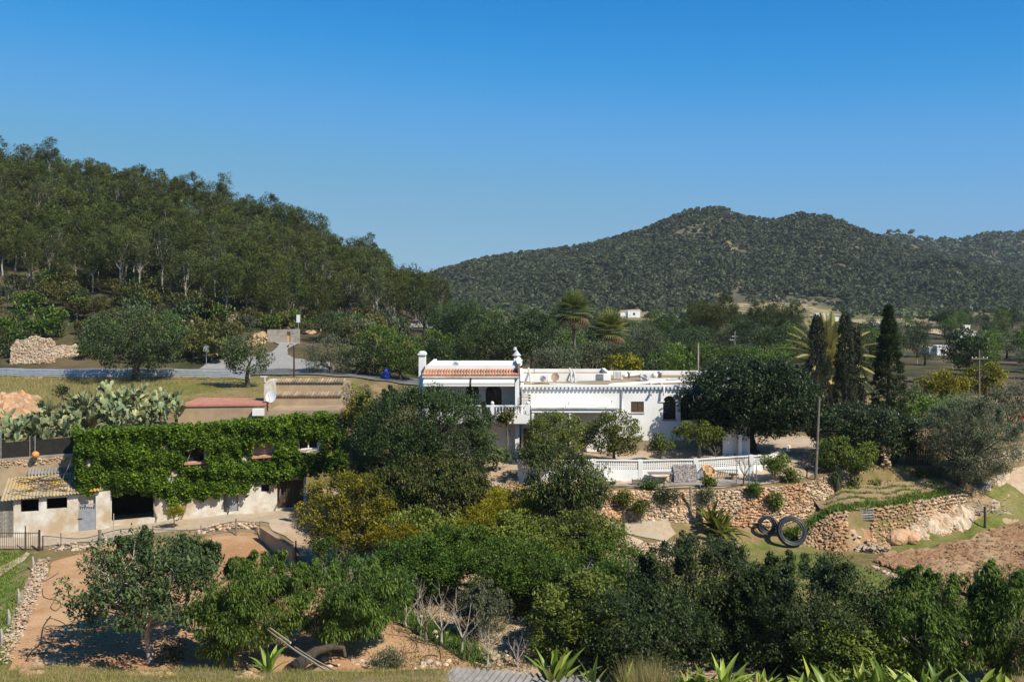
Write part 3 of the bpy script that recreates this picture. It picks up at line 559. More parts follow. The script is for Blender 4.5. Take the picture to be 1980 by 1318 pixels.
# along the house
T('citrus', 1085, 69, 794, 888, 140, 'green lemon tree against the white wall, left of its pair', seed=30, name='lemon_tree', lump=0.3, r0=.12)
T('citrus', 1188, 68.5, 792, 888, 122, 'green lemon tree against the white wall, right of its pair', seed=31, name='lemon_tree', lump=0.3, r0=.12)
T('citrus', 1278, 68.5, 835, 880, 46, 'small young citrus tree under the first arched window', seed=32, name='citrus_tree', lump=0.3)
T('citrus', 1352, 69.5, 812, 868, 98, 'round clipped citrus tree beneath the second arched window', seed=34, name='citrus_tree', lump=0.2, low=-.5)
T('ficus', 1452, 73.5, 690, 858, 268, 'giant round dark ficus tree overshadowing the right end of the house', seed=35, name='ficus_tree', basepx=1452, bark='darkbark', lump=0.2, r0=0.5, low=-0.9, dens=1.6, ky=0.9)
T('ficus', 1665, 70.5, 778, 895, 195, 'dark green tree behind the leaning wooden pole', seed=36, name='evergreen_tree', bark='darkbark', lump=0.35)
T('citrus', 1635, 67.5, 845, 915, 125, 'yellow-green lemon tree below the cypresses at the edge of the garden bed', seed=37, name='lemon_tree', lump=0.3)
T('ficus', 1735, 71, 800, 890, 90, 'dark leafy tree between the lemon tree and the big grey olive', seed=38, name='evergreen_tree', bark='darkbark')
T('citrus', 1500, 65.5, 872, 918, 62, 'small round dark tree at the corner of the white lattice wall', seed=39, name='citrus_tree', lump=0.15)
T('olive', 1872, 68.6, 765, 948, 205, 'old grey olive tree with a thick black trunk above the rock face', seed=40, name='olive_tree', basepx=1858, bark='darkbark', r0=0.3, lump=0.4, nb=40, shoots=12, dens=1.9, low=-.95, inner=0.35)
T('loquat', 1045, 64, 848, 905, 90, 'brownish open tree with a forked trunk beside the garden steps', seed=41, name='loquat_tree', lump=0.4, r0=.12)
T('green', 960, 66.5, 868, 900, 70, 'bright green shrub at the foot of the white house', cat='bush', seed=42, name='bush', low=-.3)
# mid distance, one by one
rt = [('roadc',262,110,588,735,232,'big dark green tree beside the guardrail','carob_tree'), ('roadc',480,106,632,738,108,'smaller roadside tree with a black trunk beside the low stone walls','carob_tree'),
      ('roado',640,122,645,735,115,'grey-green tree left of the white chimney across the road','olive_tree'), ('roadc',706,124,655,738,90,'dark round tree on the road edge left of the chimney','carob_tree'),
      ('roadc',640,150,600,665,95,'dark tree behind the side road with its wall','carob_tree'), ('green',775,122,640,735,110,'bright green tree just left of the white chimney','almond_tree'),
      ('green',730,140,625,690,90,'green tree between the side road and the distant road','almond_tree'), ('darkm',960,108,612,722,190,'large dark tree rising behind the left block of the house','evergreen_tree'),
      ('roadc',890,150,575,660,130,'rounded tree beside the distant road','evergreen_tree'), ('darkm',1030,140,595,690,110,'dark tree left of the taller fan palm','evergreen_tree'),
      ('roado',1075,100,655,730,110,'silvery olive tree behind the roof antenna','olive_tree'), ('roado',1150,104,650,728,110,'silvery olive tree below the shorter fan palm','olive_tree'),
      ('oak',1205,102,682,730,80,'rounded yellow-green shrubby tree behind the roof pipes','evergreen_tree'), ('roado',1245,125,630,710,110,'grey olive tree right of the shorter fan palm','olive_tree'),
      ('green',1300,118,660,735,110,'green tree behind the water tank on the roof','almond_tree'), ('green',1400,135,662,725,140,'bright green treetops just above the giant ficus','almond_tree'),
      ('green',1480,130,668,740,120,'bright green tree left of the date palm','almond_tree'), ('roadc',1330,160,630,690,110,'dark tree beside the concrete pole','carob_tree'),
      ('green',1790,88,760,850,130,'bright green orchard tree behind the old grey olive','almond_tree'), ('green',1700,92,770,850,120,'green orchard tree right of the cypresses','almond_tree'),
      ('roado',1950,80,735,850,130,'grey olive tree at the right edge above the rocky bank','olive_tree'), ('oak',1905,105,700,770,90,'rounded ochre-green holm oak in front of the wooden power pole','oak_tree'),
      ('oak',1820,100,712,775,110,'broad ochre-green holm oak left of the wooden power pole','oak_tree'), ('roadc',1760,98,740,800,90,'dull green tree beside the tall conifer','carob_tree'),
      ('green',1860,92,760,820,130,'bright green orchard tree under the holm oaks','almond_tree'), ('darkm',1600,92,770,850,120,'dark tree at the foot of the pair of cypresses','evergreen_tree'),
      ('darkm',1250,112,690,735,90,'low dark tree behind the white roof parapet','evergreen_tree'),('roadc',840,128,655,720,60,'tree beside the terraced bank right of the chimney','carob_tree'),
      ('roadc',820,165,560,640,70,'dark tree on the hill foot beside the distant road','carob_tree')]
for i, (k, px, Y, top, bot, wp, lab, nm) in enumerate(rt):
    T(k, px, Y, top, bot, wp, lab, seed=200+i, name=nm, bark='darkbark', lump=0.3, low=-.9)
# stock for copying, the hillside pines
def protos(kind, n, cz, rx, rz, seed, name, label, cat, group, ry=None, **k):
    return [make_tree(name, label, cat, kind, (0, -40-6*i, -8), cz*(1+0.1*(i % 3)), rx*(1-0.1*(i % 2)), ry or rx, rz, seed+i, group, **k) for i in range(n)]
pines = protos('pine', 6, 5.4, 2.8, 3.9, 300, 'pine_tree', 'green pine tree with a bare trunk in the dense wood on the left hillside', 'tree', 'pine trees covering the left hillside', bark='palebark', r0=0.16, lump=0.5, low=-.8, nb=12)+protos('pine2', 3, 5.6, 2.3, 3.9, 330, 'pine_tree', 'green pine tree with a bare trunk in the dense wood on the left hillside', 'tree', 'pine trees covering the left hillside', bark='palebark', r0=0.15, lump=0.6, low=-.8, nb=22)
def place(protolist, spots, rn, smin, smax):
    used = set()
    for i, (x, y) in enumerate(spots):
        k = rn.randint(len(protolist)); p = protolist[k]
        o = p if k not in used else copy_tree(p); used.add(k)
        s = rn.uniform(smin, smax); o.location = (x, y, h(x, y)-0.1); o.rotation_euler = (0, 0, rn.uniform(0, 6.28)); o.scale = (s*rn.uniform(.9, 1.1), s*rn.uniform(.9, 1.1), s*rn.uniform(0.88, 1.15))
    for k, p in enumerate(protolist):
        if k not in used:
            for ch in list(p.children): bpy.data.objects.remove(ch)
            bpy.data.objects.remove(p)
rn = np.random.RandomState(5)
def scatter(rn, pxr, Yr, n, mind, ok=lambda px, Y: True):
    pts = []; tries = 0
    while len(pts) < n and tries < 60000:
        tries += 1
        Y = rn.uniform(*Yr); px = rn.uniform(*pxr)
        if not ok(px, Y): continue
        x = fx(px, Y)
        if all((x-a)**2+(Y-b)**2 > mind*mind for a, b in pts[-400:]): pts.append((x, Y))
    return pts
base_edge = lambda px: np.interp(px, [-60, 150, 300, 420, 560, 700, 860], [176, 172, 168, 160, 165, 176, 200])
sp = scatter(rn, (-60, 860), (158, 246), 290, 3.6, lambda px, Y: Y > base_edge(px))
place(pines, sp, rn, 0.7, 1.2)
sp2 = scatter(rn, (-60, 850), (170, 250), 480, 2.0, lambda px, Y: Y > base_edge(px)+12)
cc = []
for (x, y) in sp2:
    s_ = rn.uniform(.75, 1.05); z = h(x, y); cc.append(crown_points(rn, 2.5*s_, 2.5*s_, 3.4*s_, 24, .4, -.9)+np.array([x, y, z+4.9*s_]))
cc = np.vstack(cc); V, Fc, tone = leaves(rn, cc, rn.uniform(.5, .9, len(cc)), 26, .5, .13, 'tuft')
tag(build_np('pine_wood', V, Fc, M['L_pine'], None, tone), 'deeper mass of pine crowns between the nearer pines on the left hillside', 'wood', kind='stuff')
# low shrubs on the slope and round the road
shr = protos('shrub', 3, 0.9, 1.3, 1.0, 400, 'shrub', 'low evergreen shrub on the scrubby slope at the foot of the pine wood', 'shrub', 'shrubs on the slope above the road', low=-.5, nb=8, r0=.06, part='stem')+[t_ for k_, q_ in (('roadc', 404), ('green', 405), ('roado', 406)) for t_ in protos(k_, 1, 0.9, 1.2, 1.0, q_, 'shrub', 'low evergreen shrub on the scrubby slope at the foot of the pine wood', 'shrub', 'shrubs on the slope above the road', low=-.5, nb=8, r0=.06, part='stem')]
rd = lambda px, Y: not (480 < px < 660 and Y < 158) and not(70 < px < 150 and Y < 140)
sp = scatter(rn, (-40, 780), (129, 178), 215, 2.0, rd)
place(shr, sp, rn, 0.9, 2.2)
# trees and hedges over the valley floor
vt = protos('green', 3, 2.9, 2.6, 2.3, 420, 'orchard_tree', 'leafy orchard tree on the valley floor beyond the house', 'tree', 'trees scattered over the valley floor', bark='darkbark', nb=8) + \
     protos('darkm', 2, 3.2, 2.7, 2.6, 430, 'evergreen_tree', 'leafy orchard tree on the valley floor beyond the house', 'tree', 'trees scattered over the valley floor', bark='darkbark', nb=8) + \
     protos('roado', 2, 2.8, 2.6, 2.2, 440, 'olive_tree', 'leafy orchard tree on the valley floor beyond the house', 'tree', 'trees scattered over the valley floor', bark='darkbark', nb=8) + \
     protos('roadc', 2, 2.8, 2.6, 2.2, 450, 'carob_tree', 'leafy orchard tree on the valley floor beyond the house', 'tree', 'trees scattered over the valley floor', bark='darkbark', nb=8)
def vok(px, Y):
    py = HY+F*12.7/Y
    for (hx, hy, hw, hh_) in ((1815, 668, 26, 15), (1870, 643, 30, 10), (1590, 610, 45, 12), (1220, 603, 25, 9), (1500, 600, 110, 20), (1700, 626, 100, 10), (1925, 612, 60, 6), (1430, 600, 50, 20)):
        if abs(px-hx) < hw and hy-2 < py < hy+hh_+5.0*F/Y*(hw < 50)+4: return False
    return True
sp = scatter(rn, (830, 2040), (126, 270), 185, 5.0, vok)+scatter(rn, (830, 2020), (270, 520), 75, 9.0, vok)
place(vt, sp, rn, 0.75, 1.25)
mp = protos('pine', 2, 7, 3.6, 4.2, 460, 'pine_tree', 'dark pine in the clump of pines rising from the valley floor', 'tree', 'clump of pines in the valley', bark='darkbark', r0=.2, low=-.8)
place(mp, [(fx(p, Y), Y) for p, Y in ((1340, 205), (1365, 212), (1390, 205), (1415, 210), (1352, 220), (1402, 222), (1378, 200), (1500, 215), (1530, 222), (1470, 225))], rn, 0.75, 0.95)
# far wood: one mass of small pines on the far hill and the hill behind
def far_wood(name, label, pos, rn, sz):
    n = len(pos); k = 26
    c = np.repeat(pos, k, 0); hgt = np.repeat(rn.uniform(0.55, 1.35, n)*sz, k)[:, None]
    d = rn.normal(size=(n*k, 3)); d /= np.linalg.norm(d, axis=1)[:, None]; d[:, 2] = np.abs(d[:, 2])*0.95-0.25
    p = c+np.array([0, 0, 1])*hgt*1.0+d*hgt*np.array([0.62, 0.62, 0.60])*rn.uniform(0.6, 1, size=(n*k, 1))
    nv = rn.normal(size=(n*k, 3)); a = nv+d*0.3; a /= np.linalg.norm(a, axis=1)[:, None]; b = np.cross(a, d+nv[:, ::-1]*0.6); b /= (np.linalg.norm(b, axis=1)[:, None]+1e-6)
    s = hgt*0.30*rn.uniform(.7, 1.3, (n*k, 1))
    V = np.stack([p-a*s, p+b*s*.8, p+a*s, p-b*s*.8], 1).reshape(-1, 3)
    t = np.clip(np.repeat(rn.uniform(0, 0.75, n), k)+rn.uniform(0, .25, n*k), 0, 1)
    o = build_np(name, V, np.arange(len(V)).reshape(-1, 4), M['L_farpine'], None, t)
    return tag(o, label, 'wood', kind='stuff')
def farpos(rn, n, pxr, zfun):
    out = []
    while len(out) < n:
        px = rn.uniform(*pxr); q = zfun(px)
        if q is not None: out.append(q)
    return np.array(out)
def fh(px):
    Y = rn.uniform(600, 903)
    if Y < 640 and 1380 < px < 1640 and rn.uniform() < .9: return None
    if px < 1000 and Y < 630: pass
    x = fx(px, Y); bare = math.sin(x*0.09+1)*math.sin(Y*0.07)+0.6*math.sin(x*0.05+Y*0.03)
    if 1230 < px < 1480 and 720 < Y < 880 and bare > 0.3 and rn.uniform() < 0.45: return None
    if bare > 0.9 and rn.uniform() < 0.4: return None
    return (x, Y, h(x, Y)-0.6)
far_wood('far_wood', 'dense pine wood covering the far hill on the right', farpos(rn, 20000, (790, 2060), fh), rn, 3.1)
def bh(px):
    t = rn.uniform(0.35, 1.0); Y = 1180+170*t; x = fx(px, Y)
    if 1700 < px < 1800 and rn.uniform() < 0.35: return None
    return (x, Y, back_h(px, t)-0.5)
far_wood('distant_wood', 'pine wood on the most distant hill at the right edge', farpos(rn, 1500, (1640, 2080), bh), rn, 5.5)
def vf(px):
    Y = rn.uniform(360, 615); py = HY+F*12.8/Y
    if not vok(px, Y): return None
    b = math.sin(px*0.03+1)*math.sin(Y*0.035)
    if b > 0.35 or (540 < Y and 1380 < px < 1640 and rn.uniform() < .8): return None
    x = fx(px, Y); return (x, Y, h(x, Y)-1)
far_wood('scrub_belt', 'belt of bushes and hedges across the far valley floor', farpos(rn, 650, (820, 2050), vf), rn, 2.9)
# conifers by the house
def column_tree(name, label, px, Y, top, wpx, seed, cone=0.9, mat_='L_cypress', layered=False, base=None):
    rn = np.random.RandomState(seed); loc = on(px, Y); H = fz(top, Y)-loc.z; Rm = wpx/2*Y/F
    n = int(H*Rm*28); z = rn.uniform(0.06, 1, n); a = rn.uniform(0, 6.283, n)
    if layered: r = Rm*(1-z)**0.75*(0.72+0.28*np.abs(np.sin(z*H*2.6)))
    else: r = Rm*np.clip(1.25*(1-z)**0.45*(0.35+0.65*np.minimum(1, z*4)), 0, 1)
    r = r*rn.uniform(0.72, 1.04, n)
    cen = np.stack([r*np.cos(a), r*np.sin(a), z*H], 1)
    V, Fc, tone = leaves(rn, cen, np.full(n, 0.30), 42, 0.2, 0.075, 'tuft' if layered else 'up', flat=1.0 if not layered else 0.5)
    root = thing(name, label, 'tree', loc); build_np('crown', V, Fc, M[mat_], root, tone, world=False)
    tb = MB(); tb.tube([(0, 0, -.2), (0, 0, H*.5), (0, 0, H*.96)], [0.22, 0.14, 0.03], 8)
    for q in range(30):
        z_ = rn.uniform(0.1, .9); a_ = rn.uniform(0, 6.28); rr = Rm*(1-z_)*.8
        tb.tube([(0, 0, z_*H), (rr*math.cos(a_), rr*math.sin(a_), z_*H+(0.1 if layered else 0.7))], [0.04, 0.01], 4)
    build('trunk', tb, M['darkbark'], root, world=False); return root
column_tree('cypress_tree', 'slender dark cypress standing in front of the date palm', 1580, 84, 612, 44, 1)
column_tree('cypress_tree', 'tall cypress just right of the date palm, left of the cypress with a shorter tip', 1634, 84, 608, 40, 2)
column_tree('cypress_tree', 'shorter tipped cypress, rightmost of the three dark cypresses', 1654, 86, 632, 36, 3)
column_tree('conifer_tree', 'tall conical conifer with layered branches right of the cypresses', 1718, 86, 590, 92, 4, mat_='L_carob', layered=True)
column_tree('cypress_bush', 'small clipped blue-green cypress against the dry stone wall', 1620, 65.7, 908, 20, 5, mat_='L_grey')
# ------------------------------------------------------------------ palms, banana, strap leaved plants, cactus
def strip(V, Fc, tone, p0, d, side, L, W, droop, segs, t, prof_=None, fold=0.15):
    """a bent leaf blade: two strips either side of a midrib"""
    p = Vector(p0); d = Vector(d).normalized(); side = Vector(side).normalized(); n0 = len(V)
    for i in range(segs+1):
        u = i/segs; wd = W*(prof_(u) if prof_ else max(0.04, math.sin(math.pi*min(1, u*0.92+0.08))**0.8))
        nrm = side.cross(d)
        V += [tuple(p-side*wd*.5+nrm*wd*fold), tuple(p), tuple(p+side*wd*.5+nrm*wd*fold)]
        p = p+d*(L/segs); d = (d+Vector((0, 0, -droop/segs))).normalized(); side = (side-d*side.dot(d)).normalized()
    for i in range(segs):
        a = n0+i*3; Fc += [(a, a+1, a+4, a+3), (a+1, a+2, a+5, a+4)]; tone += [t, t*0.9]
def fan_palm(label, px, Y, top, bot, wpx, base_py, seed):
    rn = random.Random(seed); loc = on(px, Y); cz = fz((top+bot)/2-2, Y)-loc.z; Rm = wpx/2*Y/F*1.3
    root = thing('fan_palm', label, 'palm tree', loc); tb = MB()
    tb.tube([(0, 0, -.2), (.1, 0, cz*.5), (0, 0, cz)], [0.3, 0.2, 0.22], 10); build('trunk', tb, M['bark'], root, True, False)
    V = []; Fc = []; tn = []; D = []; DF = []; dt = []
    for i in range(46):
        a = i*2.399; el = R(85-130*(i/46)) ; d = Vector((math.cos(a)*math.cos(el), math.sin(a)*math.cos(el), math.sin(el)))
        dead = i > 36
        pl = Rm*rn.uniform(.42, .55); hub = Vector((0, 0, cz))+d*pl; t = rn.random()
        Vv, Ff, Tt = (D, DF, dt) if dead else (V, Fc, tn)
        s = d.cross(Vector((0, 0, 1))); s = s.normalized() if s.length > .1 else Vector((1, 0, 0)); n = s.cross(d)
        strip(Vv, Ff, Tt, (0, 0, cz), d, s, pl, 0.05, .1, 3, t)
        for k in range(17):
            q = R(-105+210*k/16); bd = d*math.cos(q)+s*math.sin(q)+n*0.1
            strip(Vv, Ff, Tt, hub, bd, n.cross(bd), Rm*.66*(1-.25*abs(q)/1.8), 0.2, 0.5+(1.2 if dead else 0), 4, t, lambda u: max(.05, 1.1-u) if u > .2 else .5+u*2)
    build_np('crown', V, Fc, M['L_palm'], root, tn, world=False); build_np('dead_frond', D, DF, M['L_dead'], root, dt, world=False)
fan_palm('taller fan palm with a long bare trunk behind the house', 1109, 112, 562, 648, 64, 690, 1)
fan_palm('shorter fan palm with yellowish fronds right of the taller fan palm', 1178, 108, 603, 680, 62, 700, 2)
def date_palm(label, px, Y, top, cpy, wpx, seed):
    rn = random.Random(seed); loc = on(px, Y); cz = fz(cpy, Y)-loc.z; Lf = fz(top, Y)-fz(cpy, Y)
    root = thing('date_palm', label, 'palm tree', loc); tb = MB(); tb.tube([(0, 0, -.2), (0, 0, cz)], [0.5, 0.42], 12); build('trunk', tb, M['bark'], root, True, False)
    V = []; Fc = []; tn = []
    for i in range(80):
        a = i*2.399; el = R(88-100*(i/60)**.9); d = Vector((math.cos(a)*math.cos(el), math.sin(a)*math.cos(el), math.sin(el)))
        p = Vector((0, 0, cz)); L = Lf*rn.uniform(.9, 1.08); t = rn.random(); segs = 16; dr = 0.75*(math.cos(el)+.1)
        for k in range(segs):
            s = d.cross(Vector((0, 0, 1))); s = s.normalized() if s.length > .05 else Vector((1, 0, 0)); n = s.cross(d); u = k/segs
            ll = 0.75*math.sin(math.pi*(0.12+0.8*u))*Lf/4.5
            strip(V, Fc, tn, p, d, s, L/segs, .07*(1-u)+.02, 0, 1, t, lambda u_: 1)
            if k > 1:
                for sg in (-1, 1):
                    for m_ in (0, .33, .66):
                        q = p+d*L/segs*m_; dd = (s*sg*.8+d*.75+n*.35).normalized()
                        strip(V, Fc, tn, q, dd, d, ll, .14, .2, 2, min(1, t*.6+rn.random()*.4), lambda u_: 1-.9*u_)
            p = p+d*(L/segs); d = (d+Vector((0, 0, -dr/segs))).normalized()
    build_np('crown', V, Fc, M['L_date'], root, tn, world=False)
date_palm('feathery yellow-green date palm behind the cypresses', 1604, 90, 606, 706, 130, 3)
def banana(label, px, Y, seed):
    rn = random.Random(seed); root = thing('banana_plant', label, 'banana plant', on(px, Y)); tb = MB(); V = []; Fc = []; tn = []
    for q in range(6):
        bx, by = rn.uniform(-1.1, 1.1), rn.uniform(-.5, .5); hh = rn.uniform(.5, 1.3); tb.tube([(bx, by, -.1), (bx, by, hh)], [0.13, 0.07], 8)
        for k in range(9):
            a = rn.uniform(0, 6.28); el = R(rn.uniform(25, 85)); d = Vector((math.cos(a)*math.cos(el), math.sin(a)*math.cos(el), math.sin(el)))
            s = d.cross(Vector((0, 0, 1))).normalized()
            strip(V, Fc, tn, (bx, by, hh-.1), d, s, rn.uniform(1.1, 1.9), rn.uniform(.28, .42), rn.uniform(.9, 2.0), 9, rn.random(), lambda u: .15 if u < .15 else max(.06, math.sin(math.pi*(u*.85+.12))**.5), .22)
    build('stem', tb, M['L_dead'], root, True, False); build_np('leaves', V, Fc, M['L_banana'], root, tn, world=False)
banana('ragged yellow-green banana plant growing against the dry stone wall', 1412, 61.2, 4)
def lily(label, px, Y, hgt, seed, n=16, wd=.13, group=None, cat='plant', name='strap_leaved_plant'):
    rn = random.Random(seed); root = thing(name, label, cat, on(px, Y, -.05), 0, group); V = []; Fc = []; tn = []; tb = MB()
    tb.tube([(0, 0, -.1), (0, 0, hgt*.2)], [.08, .05], 8)
    for k in range(n):
        a = k*2.4+rn.uniform(-.4, .4); el = R(rn.uniform(38, 84)); d = Vector((math.cos(a)*math.cos(el), math.sin(a)*math.cos(el), math.sin(el))); s = d.cross(Vector((0, 0, 1))).normalized()
        z = rn.uniform(0, hgt*.25)
        strip(V, Fc, tn, (0, 0, z), d, s, hgt*rn.uniform(.6, 1.05), wd*rn.uniform(.7, 1.2), rn.uniform(.2, 1.6), 8, rn.random(), lambda u: .45+.55*math.sin(math.pi*min(1, u*1.1)) if u < .6 else max(.02, (1-u)/.4*.97), .25)
    build('stem', tb, M['L_lily'], root, True, False); build_np('leaves', V, Fc, M['L_lily'], root, tn, True, False)
lily('bright strap-leaved plant on the grass bank below the two long poles', 522, 30.0, 1.15, 1, 16, .15)
lily('large dark green strap-leaved plant growing up through the corrugated roof', 1072, 28.9, 1.75, 2, 20, .22)
lily('yellowing strap-leaved plant at the right end of the corrugated roof', 1146, 28.9, 1.45, 3, 9, .15)
lily('small strap-leaved plant left of the tuft of dry brown grass', 1208, 29.2, 1.2, 4, 8, .13)
lily('tiny strap-leaved plant at the foot of the pale stone row at the left', 38, 41.8, .5, 14, 6, .08)
xs = [1335, 1360, 1400, 1425, 1475, 1490, 1550, 1575, 1600, 1640, 1665, 1690, 1715, 1745, 1785, 1815, 1850, 1895, 1925, 1960]
for i, x in enumerate(xs):
    lily('broad strap-leaved plant in the row along the bottom edge at the right', x, 29.2+.35*math.sin(i*2.1), [1.25, 1.1, 1.5, 1.15, 1.3][i % 5]*.95, 20+i, 15, .22, 'strap-leaved plants along the bottom edge')
lily('thin strap-leaved plant with a red-brown tip near the corrugated roof', 1262, 29.2, 1.1, 60, 5, .09)
def cactus(label, px, Y, wpx, hpx, seed, off=0):
    rn = random.Random(seed); loc = on(px, Y); root = thing('prickly_pear', label, 'cactus', loc, 0, 'prickly pears behind the vine-covered building')
    S = Y/F; W, H = wpx*S/2, hpx*S; V = []; Fc = []; tn = []
    def pad(p, d, s, L, t):
        n = s.cross(d).normalized(); w = L*.33; n0 = len(V); k = 10
        for i in range(k):
            a = 2*math.pi*i/k; V.append(tuple(p+d*(L*.5*(1-math.cos(a)))+s*(w*math.sin(a)*(.75+.25*(1-math.cos(a))/2*1.2))))
        c = p+d*L*.52; V.append(tuple(c+n*.02)); V.append(tuple(c-n*.02))
        for i in range(k): j = (i+1) % k; Fc.append((n0+i, n0+j, n0+k)); Fc.append((n0+j, n0+i, n0+k+1)); tn.extend([t, t])
    def grow(p, d, depth):
        a = rn.uniform(0, 6.28); s = Vector((math.cos(a), math.sin(a), rn.uniform(-.3, .3))); s = (s-d*s.dot(d)).normalized(); L = rn.uniform(.36, .6)
        pad(p, d, s, L, rn.random())
        if depth <= 0: return
        for q in range(rn.choice((1, 2, 2, 3))):
            u = rn.uniform(-.9, .9); nd = (d*.9+s*u+Vector((rn.uniform(-.4, .4), rn.uniform(-.4, .4), rn.uniform(-.1, .3)))).normalized()
            grow(p+d*L*(.93-.2*abs(u))+s*u*L*.3, nd, depth-1)
    nb = max(7, int(W*9))
    for q in range(nb):
        b = Vector((rn.uniform(-W, W), rn.uniform(-1.2, 1.2), rn.uniform(-.1, H*.5))); grow(b, Vector((rn.uniform(-.35, .35), rn.uniform(-.5, .1), 1)).normalized(), max(2, int(H/.62)))
    build_np('pads', V, Fc, M['L_cactus'], root, tn, world=False)
for i, (px, Y, wp, hp, lb) in enumerate([(30, 69.5, 90, 62, 'prickly pear at the far left above the black netting'), (100, 70, 90, 62, 'prickly pear above the middle of the black netting'), (165, 70.5, 80, 60, 'prickly pear just left of the leafy wall'), (60, 73.5, 90, 50, 'prickly pear behind the far left one, below the orange rock bank'), (140, 75, 110, 68, 'tall prickly pear below the grassy bank'), (205, 76, 90, 62, 'prickly pear between the two tall ones'), (262, 79, 90, 74, 'tallest prickly pear under the big roadside tree'), (320, 79, 80, 60, 'prickly pear against the red-roofed building'), (245, 74.5, 70, 45, 'small prickly pear behind the top of the vine')]):
    cactus(lb, px, Y, wp, hp, 70+i)
# ------------------------------------------------------------------ grass and weeds
def tufts(name, label, pts, mat_, hgt, wd, seed, per=7, spread=.12, lean=.5):
    rn = np.random.RandomState(seed); n = len(pts)*per; b = np.repeat(np.array(pts), per, 0)+np.c_[rn.normal(size=(n, 2))*spread, np.zeros(n)]
    d = np.c_[rn.normal(size=(n, 2))*lean, np.ones(n)]; d /= np.linalg.norm(d, axis=1)[:, None]; H = hgt*rn.uniform(.5, 1.2, (n, 1)); a = rn.uniform(0, 3.14, n)
    s = np.c_[np.cos(a), np.sin(a), np.zeros(n)]*wd
    V = np.stack([b-s*.5, b+s*.5, b+d*H], 1).reshape(-1, 3)
    o = build_np(name, V, np.arange(n*3).reshape(-1, 3), M[mat_], None, rn.uniform(0, 1, n)); return tag(o, label, 'grass', kind='stuff')
rn = np.random.RandomState(9)
def area(n, pxr, Yr, ok=lambda px, Y: True):
    out = []
    for _ in range(n):
        px = rn.uniform(*pxr); Y = rn.uniform(*Yr)
        if ok(px, Y): x = fx(px, Y); out.append((x, Y, h(x, Y)))
    return out
tufts('bank_grass', 'short green and straw grass on the bank along the bottom edge', area(9000, (-30, 2000), (25.8, 30.2), lambda px, Y: math.sin(px*.021+Y)*math.sin(Y*2.3+px*.008) < .62), 'grass', .14, .012, 1)
tufts('road_bank_grass', 'tall dry grass on the slope below the guardrail', area(9000, (-20, 350), (86, 114), lambda px, Y: px < 300+math.sin(Y)*40), 'drygrass', .6, .035, 2, 8, .3)
tufts('meadow_grass', 'green grass with yellow flecks in the meadow beside the road', area(3500, (250, 720), (90, 117)), 'grass', .22, .03, 3, 8, .3)
tufts('bed_greens', 'green leafy vegetables filling the bed at the left edge', area(2600, (-60, 62), (42, 60.5), lambda px, Y: (px < (HY+F*16/Y-1075)*-.28+58) and abs(px-(62-(60.5-Y)*6.0)) > 10), 'weed', .24, .07, 4, 8, .16, .9)
sl = [tuple(on(px, Y)) for r in range(5) for px in range(400, 505, 7) for Y in [52.6+r*1.6+.006*(px-400)]]
tufts('seedlings', 'rows of small seedlings on the red field', sl, 'weed', .12, .05, 5, 5, .04, .9)
gb = [tuple(on(px+rn.uniform(-3, 3), np.interp(px, [1580, 1720, 1830], [62.6+k*1.05, 63.9+k*.85, 66.8+k*.6])+rn.uniform(-.07, .07)+.15*math.sin(px*.11+k*2), .15)) if rn.uniform() > .25+.3*math.sin(px*.07+k) else tuple(on(px, 64.5, -.5)) for k in range(4) for px in np.arange(1595, 1825, 1.5)]
tufts('garden_rows', 'curving green crop rows on the garden terrace', gb, 'rowgreen', .2, .06, 6, 7, .07, .9)
edge = [tuple(on(px, np.interp(px, [1545, 1620, 1700, 1830], [62.0, 62.2, 63.4, 66.6])+rn.uniform(0, .8))) for px in np.arange(1520, 1830, .7) for _ in range(2)]
tufts('terrace_weeds', 'dark weeds along the edge of the garden terrace', edge, 'weed', .35, .08, 7, 6, .15, .8)
tufts('lawn_grass', 'short patchy grass of the lawn below the hose coils', area(6000, (1440, 1720), (47, 61.5)), 'grass', .08, .02, 8, 6, .2)
tufts('verge_grass', 'short grass on the verge around the ploughed field', area(2600, (1700, 1980), (60, 70)), 'grass', .12, .025, 18, 6, .2)
hd = [tuple(G(*Vector((615, 1100)).lerp(Vector((930, 1278)), t))+Vector((rn.normal()*.25, rn.normal()*.3, 0))) for t in rn.uniform(0, 1, 700)]
tufts('field_edge_weeds', 'strip of green weeds along the right edge of the red field', hd, 'weed', .42, .08, 10, 8, .2, .7)
tufts('dry_tuft', 'tuft of dry brown grass at the bottom edge right of the corrugated roof', area(170, (1215, 1290), (28.6, 29.6)), 'drygrass', 1.35, .014, 11, 14, .08, .35)
tufts('orchard_weeds', 'sparse yellowish weeds under the orchard trees', area(2200, (760, 1080), (42, 56)), 'drygrass', .22, .05, 12, 6, .2, .8)

cl = MB(); rr_ = random.Random(3)
while len(cl.f) < 20*2600:
    px = rr_.uniform(1690, 2020); Y = rr_.uniform(48, 68); x = fx(px, Y); z = h(x, Y); py = HY-F*z/Y
    lo_ = np.interp(px, [1690, 1800, 1900, 2020], [1090, 1138, 1158, 1168]); hi_ = np.interp(px, [1690, 1720, 1800, 1870, 1920, 2020], [1084, 1074, 1064, 1048, 1028, 1008])
    if not hi_ < py < lo_: continue
    s_ = rr_.uniform(.04, .13); cl.blob((x, Y, z+.1), (s_, s_, s_*.7), rr_.randint(0, 1 << 30))
o = build('clods', cl, M['clod']); tag(o, 'loose clods of earth over the ploughed field', 'soil', kind='stuff')

